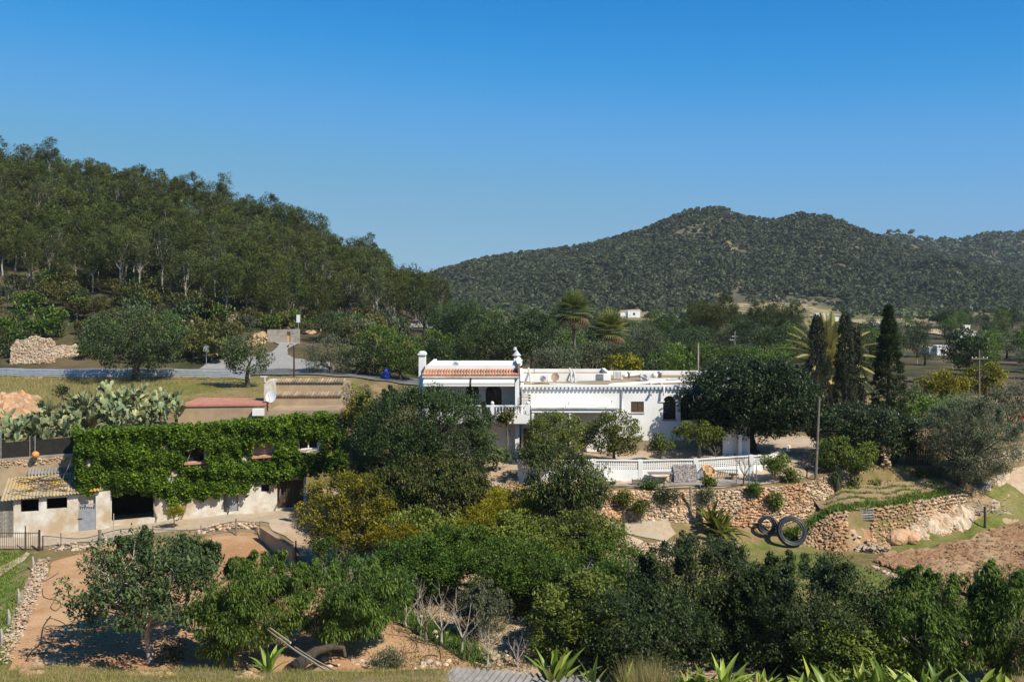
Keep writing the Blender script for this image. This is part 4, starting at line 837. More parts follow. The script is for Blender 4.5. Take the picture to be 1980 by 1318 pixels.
cl = MB(); rr_ = random.Random(5)
while len(cl.f) < 20*2400:
    px = rr_.uniform(20, 900); Y = rr_.uniform(42, 60); x = fx(px, Y); z = h(x, Y); py = HY-F*z/Y
    if px < 95-(py-1085)*.42 or py < 1050 or (px > 560 and py < 1085+(px-560)*.6): continue
    s_ = rr_.uniform(.02, .055); cl.blob((x, Y, z+.05), (s_, s_, s_*.7), rr_.randint(0, 1 << 30))
o = build('pebbles', cl, M['soil']); tag(o, 'small clods and pebbles over the red field', 'soil', kind='stuff')
# ------------------------------------------------------------------ dry stone walls and rock
def rowpt(i, px):
    Ys, Zs = prof(px); x = fx(px, Ys[i]); return Vector((x, Ys[i], Zs[i]+float(bumps(x, Ys[i]))))
def stones(mb, fa, fb, n0, n1, sz, seed, push=0.0, miss=0.0):
    """stones over the face between two lines fa(t) (foot) and fb(t) (top)"""
    rn = random.Random(seed)
    for r in range(n1):
        for c in range(n0):
            if rn.random() < miss: continue
            t = (c+0.5*(r % 2)+rn.uniform(-.25, .25))/n0; v = (r+.5+rn.uniform(-.3, .3))/n1
            t = min(1, max(0, t)); p = fa(t).lerp(fb(t), v)
            s = sz*rn.uniform(.6, 1.35); mb.blob((p.x, p.y-push, p.z), (s, s*.7, s*rn.uniform(.5, .8)), rn.randint(0, 1 << 30))
def wall_face(label, i0, i1, p0, p1, n0, n1, sz, mat_='stone', seed=1, cat='stone wall', name='dry_stone_wall', miss=0, rise=0.05):
    mb = MB(); fa = lambda t: rowpt(i0, p0+(p1-p0)*t)+Vector((0, -.05, -.05)); fb = lambda t: rowpt(i1, p0+(p1-p0)*t)+Vector((0, 0, rise))
    stones(mb, fa, fb, n0, n1, sz, seed, .04, miss)
    return solo(name, mb, M[mat_], label, cat)
wall_face('long dry stone retaining wall under the white lattice wall', 9, 10, 1120, 1562, 120, 15, .135, seed=1)
wall_face('low dry stone wall below the small terrace bed', 7, 8, 1185, 1345, 44, 9, .125, 'palestone', 2)
wall_face('dry stone wall behind the curving crop rows', 9, 10, 1562, 1640, 24, 10, .135, seed=3)
wall_face('dry stone wall under the garden terrace above the rock face', 7, 8, 1770, 1868, 34, 12, .14, seed=4, rise=.15)
wall_face('tumbled stones of the broken terrace edge between hose coils and pallet', 7, 8, 1545, 1640, 34, 12, .14, 'redstone', 5, miss=.3, rise=.1)
wall_face('rubble bank between the pallet and the rock face', 7, 8, 1685, 1775, 30, 12, .13, 'redstone', 6, miss=.3, rise=.1)
wall_face('stony bank below the old grey olive at the right', 9, 10, 1868, 1990, 34, 9, .15, 'palestone', 7, cat='stone bank', name='stone_bank', miss=.35)
wall_face('orchard terrace bank of stones below the garden steps', 8, 10, 760, 1100, 40, 5, .15, 'stone', 8, miss=.45)
def rock(label, pts, mat_, seed, step=.45, hgt=.5, name='rock_outcrop'):
    rn = random.Random(seed); P = [Vector(G(*p)[:2]) for p in pts]; ring = resample(P, step, .12, rn); nb = len(ring)
    xs = [p.x for p in ring]; ys = [p.y for p in ring]; al = list(ring)
    for i in range(int((max(xs)-min(xs))/step)+1):
        for j in range(int((max(ys)-min(ys))/step)+1): al.append(Vector((min(xs)+step*(i+rn.uniform(-.3, .3)), min(ys)+step*(j+rn.uniform(-.3, .3)))))
    vo, eo, fo, orig, *_ = delaunay_2d_cdt(al, [(i, (i+1) % nb) for i in range(nb)], [], 1, 1e-4)
    V = []
    for p in vo:
        d = min((p-q).length for q in ring); k = min(1, d/.8)
        V.append((p.x, p.y, h(p.x, p.y)-.1+k*hgt*(.55+.45*math.sin(p.x*1.9+p.y*2.7)*math.sin(p.y*3.1-p.x*1.1))+k*rn.uniform(0, .28)))
    o = build_np(name, np.array(V)-np.array([V[0][0], V[0][1], min(v[2] for v in V)]), [tuple(f) for f in fo], M[mat_], tone=[rn.random() for _ in fo])
    o.location = (V[0][0], V[0][1], min(v[2] for v in V)); return tag(o, label, 'rock')
rock('large pale slanting rock face above the grass verge', [(1728,1044),(1750,1015),(1775,985),(1840,968),(1890,975),(1898,1010),(1870,1034),(1810,1046),(1770,1052)], 'palestone', 3, .2, .5)
rock('flat orange-pink rock shelf between the hose coils and the boulder', [(1612,1030),(1640,1010),(1700,1012),(1728,1030),(1735,1058),(1690,1062),(1640,1050)], 'redstone', 4, .5, .15)
rock('rough orange rock bank at the far left above the prickly pears', [(-30,805),(-20,772),(40,768),(88,772),(80,800),(30,810)], 'redstone', 5, .5, .9)
rock('pale boulder bank under the hanging branches of the old olive', [(1885,945),(1900,925),(1960,905),(1975,925),(1935,950),(1900,958)], 'palestone', 6, .4, .5)
mb = MB(); c = G(1738, 1054); mb.blob((c.x, c.y+.3, c.z+.35), (.85, .6, .5), 5, sub=3, rough=.05); mb.blob((c.x+.9, c.y+.8, c.z+.3), (.8, .6, .45), 6, sub=3, rough=.05); mb.blob((c.x+.3, c.y+.5, c.z+.6), (.6, .5, .3), 9, sub=3, rough=.06)
solo('boulder', mb, M['redstone'], 'overhanging boulder with a dark hollow beside the flat rock shelf', 'boulder')
def heap(label, c0, c1, n, sz, mat_, seed, up=.4, name='stone_heap', cat='stones', w_=.5):
    rn = random.Random(seed); a, b = G(*c0), G(*c1); mb = MB()
    for i in range(n):
        p = a.lerp(b, rn.random()); x, y = p.x+rn.uniform(-w_, w_), p.y+rn.uniform(-w_, w_); s = sz*rn.uniform(.5, 1.4)
        mb.blob((x, y, h(x, y)+rn.random()**2*up), (s, s*.8, s*.6), rn.randint(0, 1 << 30))
    return solo(name, mb, M[mat_], label, cat)
heap('heap of pink stones at the top of the red field under the fence', (395, 1028), (490, 1020), 150, .15, 'stone', 1, .35)
heap('long low row of pale stones edging the left side of the red field', (84, 1085), (8, 1280), 900, .075, 'palestone', 2, .18, 'stone_row', w_=.38)
heap('scattered stones behind the grey-green tree by the iron gate', (100, 1062), (240, 1048), 110, .14, 'palestone', 3, .2)
heap('stones heaped at the corner of the ploughed field', (1665, 1062), (1712, 1068), 90, .16, 'palestone', 4, .3)
heap('thin line of stones along the lower edge of the ploughed field', (1690, 1095), (1800, 1145), 130, .1, 'palestone', 5, .05, w_=.12)
heap('white rocks at the foot of the two long poles', (635, 1284), (740, 1286), 16, .18, 'palestone', 6, .1)
heap('white rocks at the near left corner of the red field', (62, 1280), (130, 1284), 11, .2, 'palestone', 7, .1)
heap('yellowish rocks on the near edge of the red field left of the corrugated roof', (800, 1284), (862, 1286), 12, .2, 'palestone', 8, .1)
heap('orange stones half buried in the grass bank', (45, 1306), (70, 1308), 9, .17, 'redstone', 9, .05, w_=.15)
heap('second cluster of orange stones in the grass bank', (270, 1302), (330, 1306), 22, .12, 'redstone', 10, .04, w_=.3)
heap('third cluster of orange stones in the grass bank nearer the two poles', (470, 1308), (500, 1310), 14, .13, 'redstone', 11, .04, w_=.3)
heap('white stones in the shade by the garden steps', (930, 938), (1010, 942), 60, .13, 'palestone', 12, .12)
heap('pale boulders between the bare pruned trees', (800, 1195), (900, 1245), 60, .13, 'palestone', 13, .2, w_=.7)
heap('pale rocks near the fence beside the silvery olive', (930, 1262), (1000, 1284), 30, .15, 'palestone', 14, .2, w_=.5)
heap('white rocks on the bank left of the big roadside tree', (55, 732), (70, 735), 24, .28, 'palestone', 15, .3, w_=1.0)
def hillwall(label, quad, n0, n1, sz, mat_, seed, dY=0, miss=.1):
    a, b, c, d = [G(*q) for q in quad]                          # foot left, foot right, top right, top left
    top = lambda p, q: Vector((p.x*(q.y+.0)/q.y, p.y, p.z)); mb = MB()
    zt = lambda p, py: Vector((p.x, p.y+.5, fz(py, p.y+.5)))
    ta, tb = zt(a, quad[3][1]), zt(b, quad[2][1])
    stones(mb, lambda t: a.lerp(b, t), lambda t: a.lerp(b, t).lerp(ta.lerp(tb, t), .45+.55*min(1, 6*t+.3, 6*(1-t)+.3)*(.88+.12*math.sin(t*11+seed))), n0, n1, sz, seed, 0, miss)
    
    return solo('dry_stone_wall', mb, M[mat_], label, 'stone wall')
hillwall('broad pale dry stone wall on the slope at the far left above the road', [(20,704),(105,702),(96,647),(22,652)], 44, 20, .2, 'palestone', 21)
hillwall('lower continuation of the pale dry stone wall behind the big roadside tree', [(92,696),(150,690),(150,664),(90,668)], 28, 10, .2, 'palestone', 22)
hillwall('short stretch of pale stone wall right of the big roadside tree', [(342,642),(372,642),(368,618),(340,618)], 14, 7, .25, 'palestone', 23)
hillwall('pile of pale stones under the pines above the road', [(440,628),(478,626),(474,608),(446,608)], 15, 6, .25, 'palestone', 24)
rock('orange earth bank beside the road sign', [(372,694),(380,672),(425,650),(438,652),(430,690)], 'redstone', 25, .6, .45)
rock('orange rock cutting left of the roadside wall with a doorway', [(470,668),(488,645),(515,640),(522,662),(500,672)], 'redstone', 26, .6, .45)
rock('orange rock above the roadside wall with a doorway', [(520,632),(530,622),(600,620),(620,640),(600,650),(585,640)], 'redstone', 27, .6, .45)
rock('orange stony bank below the distant road', [(665,690),(690,665),(740,655),(745,668),(700,695)], 'redstone', 28, .6, .45)
rock('orange terrace bank between the white chimney and the dark tree', [(828,692),(832,682),(870,678),(872,690)], 'redstone', 29, .6, .45)
# ------------------------------------------------------------------ the white farmhouse
H = thing('farmhouse', 'long white flat-roofed farmhouse with a tiled balcony block at its left end', 'house', (5, 74, -11.9))
def arc(x0, x1, z0, z1, n=10):                                  # an arched opening, x0..x1, from z0 to crown z1
    r = (x1-x0)/2; c = (x0+x1)/2; return [(x0, z0), (x1, z0)]+[(c+r*math.cos(math.pi*k/n), z1-r+r*math.sin(math.pi*k/n)) for k in range(n+1)]
X = lambda px, Y=74.0: fx(px, Y); Z = lambda py, Y=74.0: fz(py, Y)
W1 = arc(X(1282), X(1307), Z(811), Z(765)); W2 = arc(X(1316), X(1341), Z(812), Z(766)); W3 = arc(X(1352), X(1376), Z(812), Z(768)); W4 = arc(X(1384), X(1408), Z(812), Z(768))
SH = [(X(1220), Z(797)), (X(1245), Z(797)), (X(1245), Z(776)), (X(1220), Z(776))]
mb = MB(); mb.panel([(X(1008), -12.1), (X(1442), -12.1), (X(1442), Z(752)), (X(1008), Z(752))], [SH, W1, W2, W3, W4], 74.0, 74.35)
mb.box(X(1008)+.003, X(1008)+.3, 74.352, 86, -12.1, -7.45); mb.box(X(1442)-.3, X(1442)-.003, 74.352, 86, -12.1, -7.45); mb.box(X(1008), X(1442), 86.003, 86.3, -12.1, -7.0)
wl = build('wall', mb, M['white'], H)
mb = MB(); mb.box(X(1008)+.31, X(1442)-.31, 74.36, 85.99, -7.6, -7.36); build('roof', mb, M['ochre'], H)
mb = MB(); mb.box(X(1006), X(1444), 73.92, 74.22, Z(752)+.003, -7.08); mb.box(X(1442)-.25, X(1444), 74.223, 86, -7.44, -7.1)
build('parapet', mb, M['white'], H)
mb = MB(); x = X(1008)+.15                                       # rounded tile ends under the eave
while x < X(1442): mb.tube([(x, 73.78, Z(750)), (x, 74.1, Z(748.5))], [.095, .095], 8); x += .29
mb.box(X(1006), X(1444), 73.78, 73.93, Z(748)+.02, Z(744)); build('eave_tiles', mb, M['white'], H)
mb = MB(); mb.box(X(1175), X(1442), 73.95, 74.0, -12.1, Z(851)); build('plinth', mb, M['ochre'], H)
mb = MB(); mb.box(X(1220)+.01, X(1232.3), 74.08, 74.12, Z(797)+.01, Z(776)-.01); mb.box(X(1232.8), X(1245)-.01, 74.08, 74.12, Z(797)+.01, Z(776)-.01)
for k in range(12):
    z = Z(796)+k*.068
    for a, b in ((1221, 1231.5), (1233.6, 1244)): mb.box(X(a), X(b), 74.05, 74.085, z, z+.04, .5)
build('shutter', mb, M['shutter'], H)
mb = MB(); mb.box(X(1218.5), X(1246.5), 73.93, 74.0, Z(799), Z(797)); build('window_sill', mb, M['offwhite'], H)
for W, a, b in ((W1, 1282, 1307), (W2, 1316, 1341), (W3, 1352, 1376), (W4, 1384, 1408)):
    mb = MB(); mb.panel(W, [], 74.28, 74.3); wn = build('arched_window', mb, M['glass'], H)
    mb = MB(); x0, x1 = X(a), X(b); c = (x0+x1)/2
    mb.box(c-.03, c+.03, 74.2, 74.27, Z(811), Z(767)); mb.box(x0+.003, x0+.06, 74.2, 74.27, Z(811), Z(776)); mb.box(x1-.06, x1-.003, 74.2, 74.27, Z(811), Z(776)); mb.box(x0+.06, x1-.06, 74.205, 74.265, Z(777), Z(775))
    build('frame', mb, M['darkwood'], wn)
    mb = MB(); n = 9
    for k in range(n): xx = x0+(x1-x0)*(k+.5)/n; mb.tube([(xx, 74.1, Z(811)), (xx, 74.1, Z(797))], .012, 4)
    mb.tube([(x0, 74.1, Z(797)), (x1, 74.1, Z(797))], .018, 4); build('grille', mb, M['iron'], wn)
    mb = MB(); mb.box(x0-.05, x1+.05, 73.9, 74.0, Z(813), Z(811)); build('sill', mb, M['redroof'], wn)
mb = MB()
for a in (1279, 1311.5, 1346.5, 1380, 1412): mb.box(X(a)-.22, X(a)+.22, 73.93, 74.0, Z(777), Z(774))
build('impost', mb, M['white'], H)
# raised block on the roof
RB0, RB1 = fx(1006, 80), fx(1181, 80)
mb = MB(); mb.box(RB0, RB1, 80, 80.25, -7.36, Z(722, 80)); mb.box(RB0, RB1, 85.2, 85.45, -7.36, Z(713, 85.3)); mb.box(RB0+.003, RB0+.25, 80.253, 85.197, -7.36, Z(721, 80)); mb.box(RB1-.25, RB1-.003, 80.253, 85.197, -7.36, Z(721, 80))
build('raised_parapet', mb, M['white'], H)
mb = MB(); mb.box(RB0+.26, RB1-.26, 80.26, 85.19, -7.35, -7.05); build('raised_roof', mb, M['ochre'], H)
# left block
LX0, LX1 = fx(818, 72), fx(1004, 72)
A = [arc(fx(a, 74.6), fx(b, 74.6), Z(790, 74.6), Z(742, 74.6)) for a, b in ((828, 858), (900, 926), (939, 970))]
mb = MB(); mb.panel([(LX0, -9.15), (LX1-.3, -9.15), (LX1-.3, -6.32), (LX0, -6.32)], A, 74.6, 74.85); build('recess_wall', mb, M['white'], H)
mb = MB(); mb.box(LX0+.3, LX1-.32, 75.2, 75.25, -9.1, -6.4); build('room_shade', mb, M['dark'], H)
for Q in A:
    mb = MB(); mb.panel(Q, [], 74.78, 74.8); dr = build('arched_door', mb, M['glass'], H)
    x0, x1 = Q[0][0], Q[1][0]; mb = MB(); mb.box((x0+x1)/2-.04, (x0+x1)/2+.04, 74.7, 74.77, -9.1, Q[7][1]-.05); mb.box(x0+.01, x0+.09, 74.7, 74.77, -9.1, Q[7][1]-.5); mb.box(x1-.09, x1-.01, 74.7, 74.77, -9.1, Q[7][1]-.5)
    mb.box(x0+.09, x1-.09, 74.71, 74.765, -7.0, -6.93); build('frame', mb, M['darkwood'], dr)
mb = MB(); mb.box(LX0, LX0+.3, 71.6, 82, -12.2, -6.32); mb.box(LX1-.3, LX1, 71.6, 82, -12.2, -6.32); mb.box(LX0+.303, LX1-.303, 72.4, 72.7, -12.2, -9.5); mb.box(LX0+.303, LX1-.303, 81.7, 82, -12.2, -6.32)
build('block_wall', mb, M['white'], H)
mb = MB(); mb.box(LX0, LX1, 71.55, 82, -6.32, -6.0); mb.box(LX0+.1, LX1, 72.5, 72.75, -5.997, Z(706, 72.6)); mb.box(LX0+.003, LX0+.25, 72.753, 82, -5.997, -5.7); mb.box(LX1-.25, LX1-.003, 72.753, 82, -5.997, -5.7); mb.box(LX0, LX1, 82.003, 82.2, -6.3, -5.85)
build('block_roof', mb, M['white'], H)
mb = MB(); x = LX0+.1
while x < LX1-.05: mb.tube([(x, 72.5, -5.82), (x, 71.3, -6.14)], [.075, .09], 8); x += .205
tl = build('tile_canopy', mb, M['tile'], H)
mb = MB(); mb.add([(LX0, 72.5, -5.86), (LX1, 72.5, -5.86), (LX1, 71.3, -6.2), (LX0, 71.3, -6.2), (LX0, 72.5, -5.99), (LX1, 72.5, -5.99), (LX1, 71.3, -6.3), (LX0, 71.3, -6.3)], [(0,1,2,3), (4,7,6,5), (3,2,6,7), (0,4,5,1), (0,3,7,4), (1,5,6,2)]); build('canopy_bed', mb, M['offwhite'], H)
for a, b in ((LX0+.1, fx(908, 71.5)), (fx(912, 71.5), LX1-.35)):
    mb = MB(); mb.add([(a, 71.55, -6.36), (b, 71.55, -6.36), (b, 70.75, -6.62), (a, 70.75, -6.62), (a, 70.75, -6.86), (b, 70.75, -6.86)], [(0,1,2,3), (3,2,5,4)]); mb.tube([(a, 70.75, -6.63), (b, 70.75, -6.63)], .035, 6); mb.tube([(a, 71.5, -6.36), (b, 71.5, -6.36)], .07, 8)
    build('awning', mb, M['awning'], H)
BX0, BX1 = fx(822, 70.9), fx(1025, 70.9)
bl = build('balcony', MB().box(BX0, BX1, 70.9, 74.597, -9.4, -9.15).box(BX0, BX1, 70.8, 71.0, -9.52, -8.86).box(BX1-.2, BX1, 71.003, 74, -9.5, -8.86), M['white'], H)
mb = MB(); mb.box(BX0, BX1, 70.8, 71.02, -8.33, -8.22)
for a in (BX0+.15, fx(952, 70.9), BX1-.15): mb.box(a-.14, a+.14, 70.78, 71.04, -8.857, -8.18); mb.blob((a, 70.91, -8.06), (.13, .13, .13), 1, .5, 2, .02)
build('handrail', mb, M['white'], bl)
x = BX0+.45; k = 0
while x < BX1-.3 and k < 60:
    build('baluster', MB().lathe(x, 70.91, [(.05, -8.857), (.085, -8.72), (.03, -8.55), (.085, -8.42), (.05, -8.333)], 8), M['white'], bl, True); x += .22; k += 1
mb = MB(); mb.box(fx(810, 73), fx(823, 73), 72.8, 73.4, -12, Z(686, 73)); build('chimney', mb, M['white'], H)
mb = MB(); mb.box(fx(808.5, 73), fx(824.5, 73), 72.7, 73.5, Z(686, 73)+.003, Z(683, 73)); mb.blob((fx(816.5, 73), 73.1, Z(682, 73)), (.3, .4, .14), 2, .4, 2, .03); build('chimney_cap', mb, M['white'], H)
cx = fx(999, 73); mb = MB(); mb.box(cx-.2, cx+.2, 72.9, 73.3, -6, Z(690, 73)); build('flue_stack', mb, M['white'], H)
mb = MB(); zz = Z(690, 73); mb.lathe(cx, 73.1, [(.12, zz), (.12, zz+.12)], 8); mb.lathe(cx, 73.1, [(.34, zz+.1), (.08, zz+.42), (.06, zz+.5)], 8); mb.lathe(cx-.12, 73.1, [(.06, zz+.45), (.14, zz+.52), (.1, zz+.72)], 8); build('cowl', mb, M['pipe'], H)
mb = MB(); mb.box(LX1-.1, LX1+.03, 71.5, 72.4, Z(722, 72), Z(703, 72)); build('end_tile', mb, M['tile'], H)
def dish(x, y, z, r, nx, ny, nz, parent, mback='dish', mfront='dish', stand=.4):
    n = Vector((nx, ny, nz)).normalized(); a = n.cross(Vector((0, 0, 1))).normalized(); b = n.cross(a); mb = MB(); vs = [tuple(Vector((x, y, z))-n*r*.22)]; N = 16
    for q in (.5, 1):
        for k in range(N): t = 6.2832*k/N; vs.append(tuple(Vector((x, y, z))-n*r*.22*(1-q*q)+(a*math.cos(t)+b*math.sin(t)*1.08)*r*q))
    fs = [(0, 1+k, 1+(k+1) % N) for k in range(N)]+[(1+k, 1+N+k, 1+N+(k+1) % N, 1+(k+1) % N) for k in range(N)]
    mb.add(vs, fs); d = build('satellite_dish', mb, M[mback], parent, True)
    mb = MB(); c = Vector((x, y, z)); mb.tube([c-b*r*-.9, c+n*r*.9], .018, 5); mb.box(c.x+n.x*r*.9-.05, c.x+n.x*r*.9+.05, c.y+n.y*r*.9-.05, c.y+n.y*r*.9+.05, c.z+n.z*r*.9-.05, c.z+n.z*r*.9+.05)
    mb.tube([c-n*r*.25, c-n*r*.35-Vector((0, 0, stand*.5)), c-n*r*.35-Vector((0, 0, stand))], .03, 6); build('dish_arm', mb, M['pipe'], d if parent else d)
    return d
dish(fx(1004, 72.6), 72.6, Z(698, 72.6), .33, .75, -.6, .25, H, stand=.3)
mb = MB(); a = Vector((fx(1033, 73.5), 73.5, Z(722, 73.5))); b = Vector((fx(1033, 73.5), 73.5, Z(697, 73.5))); mb.tube([a, b], .02, 5); p0, p1 = Vector((fx(1010, 73.5), 73.5, Z(686, 73.5))), Vector((fx(1038, 73.5), 73.5, Z(697, 73.5))); mb.tube([p0, p1], .02, 4)
for k in range(12): q = p0.lerp(p1, k/11); mb.tube([q+Vector((0, -.3, 0)), q+Vector((0, .3, 0))], .01, 4)
for k in (-1, 1): mb.tube([p1+Vector((-.2, 0, 0)), p1+Vector((.1, 0, .22*k))], .01, 4)
build('aerial', mb, M['iron'], H)
def aircon(x, y, z, w_, hh, parent, s=1):
    o = build('air_conditioner', MB().box(x, x+w_, y, y+.35, z, z+hh), M['dish'], parent)
    mb = MB(); c = (x+w_*.4, z+hh*.5)
    for r in (.24, .17, .1, .04): mb.tube([(c[0]+r*hh/.6*math.cos(t*.5236), y-.02, c[1]+r*hh/.6*math.sin(t*.5236)) for t in range(13)], .012, 4, cap=False)
    build('fan_grille', mb, M['metal'], o); return o
aircon(fx(874, 76), 76, -5.98, .68, .52, H)
aircon(fx(1044, 78), 78, -7.2, .62, .5, H); aircon(fx(1234, 82), 80.5, -7.3, .8, .5, H)
mb = MB(); cx, cz = fx(1073, 78), Z(728, 78); d0 = Vector((cx, 77.6, cz)); n = Vector((-.25, -.85, .3)).normalized()
dish(cx, 77.6, cz, .33, -.25, -.85, .3, H, 'dishback', stand=.45)
mb = MB(); mb.box(fx(1153, 79.96), fx(1167, 79.96), 79.94, 79.997, Z(735, 80), Z(723, 80))
for k in range(5): z = Z(734, 80)+k*.1; mb.box(fx(1154.5, 80), fx(1165.5, 80), 79.91, 79.94, z, z+.04, .9)
build('vent_grille', mb, M['metal'], H)
def pipe(pts, r, name='roof_pipe', m_='pipe'):
    build(name, MB().tube([Vector((fx(a, y), y, fz(b, y))) for a, b, y in pts], r, 8), M[m_], H, True)
pipe([(1022,712,82),(1024,719,79.9),(1027,741,79),(1040,744,76)], .08); pipe([(1101,712,84),(1104,720,79.9),(1106,742,79),(1110,747,74.6)], .075); pipe([(1108,715,82),(1111,722,79.9),(1113,742,79),(1117,747,74.6)], .075)
pipe([(1062,742,76),(1140,743,76.5)], .06); pipe([(1012,738,79.8),(1180,736,79.8)], .04)
pipe([(1175,747,74.7),(1182,744,75),(1250,740,76),(1335,737,77),(1440,735,77.5)], .13, m_='white'); pipe([(1240,728,80),(1250,732,79),(1259,744,75),(1258,764,73.7)], .09); pipe([(1268,737,78),(1276,741,76),(1284,747,73.75),(1284,765,73.7)], .09)
pipe([(1203,752,73.9),(1203,797,73.9)], .06, 'drainpipe', 'white'); pipe([(1208,726,84),(1240,725,84),(1250,730,82)], .12, m_='white'); pipe([(1010,748,73.9),(1010,790,73.9)], .05, 'drainpipe', 'white')
pipe([(1290,733,80),(1360,731,80),(1440,730,80)], .08)
mb = MB(); x0 = fx(1186, 82)
for k in range(6): mb.box(x0+k*.11, x0+k*.11+.07, 81.5, 82.1, -7.3, -6.72)
mb.box(x0-.05, x0+.75, 81.6, 82.0, -7.33, -7.2); build('radiator', mb, M['dish'], H)
for px, py, Y, r, hh in ((1216, 722, 83, .13, .5), (1276, 727, 82, .2, .62)):
    x = fx(px, Y); build('vent_cowl', MB().lathe(x, Y, [(r*.7, -7.35), (r*.7, -7.35+hh*.7), (r, -7.35+hh*.72), (r, -7.35+hh), (r*.3, -7.33+hh)], 10), M['galv'], H, True)
mb = MB(); x = fx(1266, 81); mb.lathe(x, 81, [(.12, -7.35), (.2, -7.1), (.28, -6.9), (.1, -6.72)], 10); build('water_tank', mb, M['dish'], H, True)
for px, Y in ((1255, 80), (1330, 83), (1380, 83)):
    build('roof_kerb', MB().box(fx(px, Y), fx(px, Y)+2.2, Y, Y+.3, -7.358, -7.12), M['white'], H)
# ledge, shaded porch below it, and the outside stair rail
mb = MB(); mb.box(fx(1028, 72.2), fx(1192, 72.2), 71.9, 73.95, Z(797, 72), Z(790, 72)); build('porch_roof', mb, M['white'], H)
mb = MB(); mb.box(fx(1026, 72.2), fx(1194, 72.2), 71.8, 72.1, Z(790, 72)+.003, Z(787.5, 72)); build('porch_coping', mb, M['offwhite'], H)
mb = MB(); mb.box(fx(1012, 73.9), fx(1034, 73.9), 73.93, 73.99, -12, Z(828, 74)); build('door', mb, M['darkwood'], H)
mb = MB(); mb.box(fx(1028, 72.2), fx(1030, 72.2)+.1, 71.95, 72.15, -12, Z(797.3, 72)); mb.box(fx(1100, 72.2), fx(1104, 72.2), 71.95, 72.15, -12, Z(797.3, 72)); mb.box(fx(1186, 72.2), fx(1191, 72.2), 71.95, 72.15, -12, Z(797.3, 72)); build('porch_post', mb, M['white'], H)
dish(fx(1092, 72.6), 72.3, Z(781, 72.5), .4, .75, -.45, .45, H, 'dish', stand=.35); dish(fx(1174, 72.6), 72.3, Z(779, 72.5), .44, .7, -.5, .45, H, 'dish', stand=.4)
mb = MB()
for k in range(8): xx = fx(1007, 71.4)+k*.075; mb.tube([(xx, 71.4, Z(784, 71.4)), (xx, 71.4, Z(762, 71.4))], .012, 4)
for py in (762, 768, 774, 780, 784): mb.tube([(fx(1007, 71.4), 71.4, Z(py, 71.4)), (fx(1022, 71.4), 71.4, Z(py, 71.4))], .014, 4)
for k in range(5): z = Z(784-5*k, 71.8); mb.box(fx(1022, 71.8), fx(1026, 71.8), 71.6, 72.4, z-.04, z)
build('stair_rail', mb, M['iron'], H)
mb = MB(); mb.tube([(fx(986, 72.38), 72.37, Z(842, 72.4)), (fx(986, 72.38), 72.37, Z(833, 72.4)), (fx(984, 72.38), 72.37, Z(831, 72.4))], .025, 5); build('wall_tap', mb, M['iron'], H)
# white lattice wall round the terrace
LW = thing('lattice_wall', 'white garden wall with a pierced block lattice along its top', 'wall', (5, 66, -12.8))
lp = [(1005, 64.6, 890, 925), (1065, 65.2, 889, 929), (1148, 65.9, 888, 932), (1238, 66.3, 889, 934), (1345, 66.9, 887, 931), (1452, 67.5, 880, 922), (1470, 68.1, 880, 919)]
def obox(mb, a, b, wd, z0a, z1a, z0b=None, z1b=None, t=None):
    a = Vector(a[:2]); b = Vector(b[:2]); d = (b-a).normalized(); n = Vector((-d.y, d.x))*wd/2; z0b = z0a if z0b is None else z0b; z1b = z1a if z1b is None else z1b
    p = [a-n, b-n, b+n, a+n]
    mb.add([(p[0].x, p[0].y, z0a), (p[1].x, p[1].y, z0b), (p[2].x, p[2].y, z0b), (p[3].x, p[3].y, z0a), (p[0].x, p[0].y, z1a), (p[1].x, p[1].y, z1b), (p[2].x, p[2].y, z1b), (p[3].x, p[3].y, z1a)],
           [(0,3,2,1),(4,5,6,7),(0,1,5,4),(1,2,6,5),(2,3,7,6),(3,0,4,7)], t)
for (pa, Ya, ta, ba), (pb, Yb, tb, bb) in zip(lp[:-1], lp[1:]):
    a = Vector((fx(pa, Ya), Ya)); b = Vector((fx(pb, Yb), Yb)); za, zb = fz(ta, Ya), fz(tb, Yb); fa, fb = fz(ba, Ya)-.3, fz(bb, Yb)-.3
    hl = .62 if pb > 1100 else .5
    mb = MB(); obox(mb, a, b, .2, fa, za-hl, fb, zb-hl); build('base_wall', mb, M['white'], LW)
    mb = MB(); obox(mb, a, b, .24, za-.06, za, zb-.06, zb); Ln = (b-a).length; n = int(Ln/.15)
    for k in range(n+1):
        p = a.lerp(b, k/n); q = (b-a).normalized()*.025; z1 = za+(zb-za)*k/n
        obox(mb, p-q, p+q, .1, z1-hl+.001, z1-.061)
    for j in (.13, .26, .39, .52): obox(mb, a, b, .094, za-j-.028, za-j+.028, zb-j-.028, zb-j+.028)
    build('lattice', mb, M['white'], LW)
for pa, Ya, ta, ba in lp:
    x = fx(pa, Ya); build('pillar', MB().box(x-.15, x+.15, Ya-.14, Ya+.14, fz(ba, Ya)-.3, fz(ta, Ya)+.03), M['white'], LW)
mb = MB(); q = [(1470, 68.1, 882), (1492, 70, 878), (1512, 73, 868), (1526, 76, 860)]
for (pa, Ya, ta), (pb, Yb, tb) in zip(q[:-1], q[1:]): obox(mb, (fx(pa, Ya), Ya), (fx(pb, Yb), Yb), .2, min(fz(ta, Ya)-.5, on(pa, Ya).z), fz(ta, Ya), min(fz(tb, Yb)-.5, on(pb, Yb).z), fz(tb, Yb))
solo('curved_wall', mb, M['white'], 'low white wall curving back from the lattice wall beside the driveway', 'wall')
mb = MB(); Y = 71.5; mb.box(fx(1398, Y), fx(1450, Y), Y, Y+.2, -12, Z(826, Y)); mb.box(fx(1412, Y), fx(1440, Y), Y-.02, Y+.22, Z(826, Y)+.003, Z(818, Y)); mb.box(fx(1425, Y), fx(1432, Y), Y-.5, Y-.02, -12, Z(838, Y))
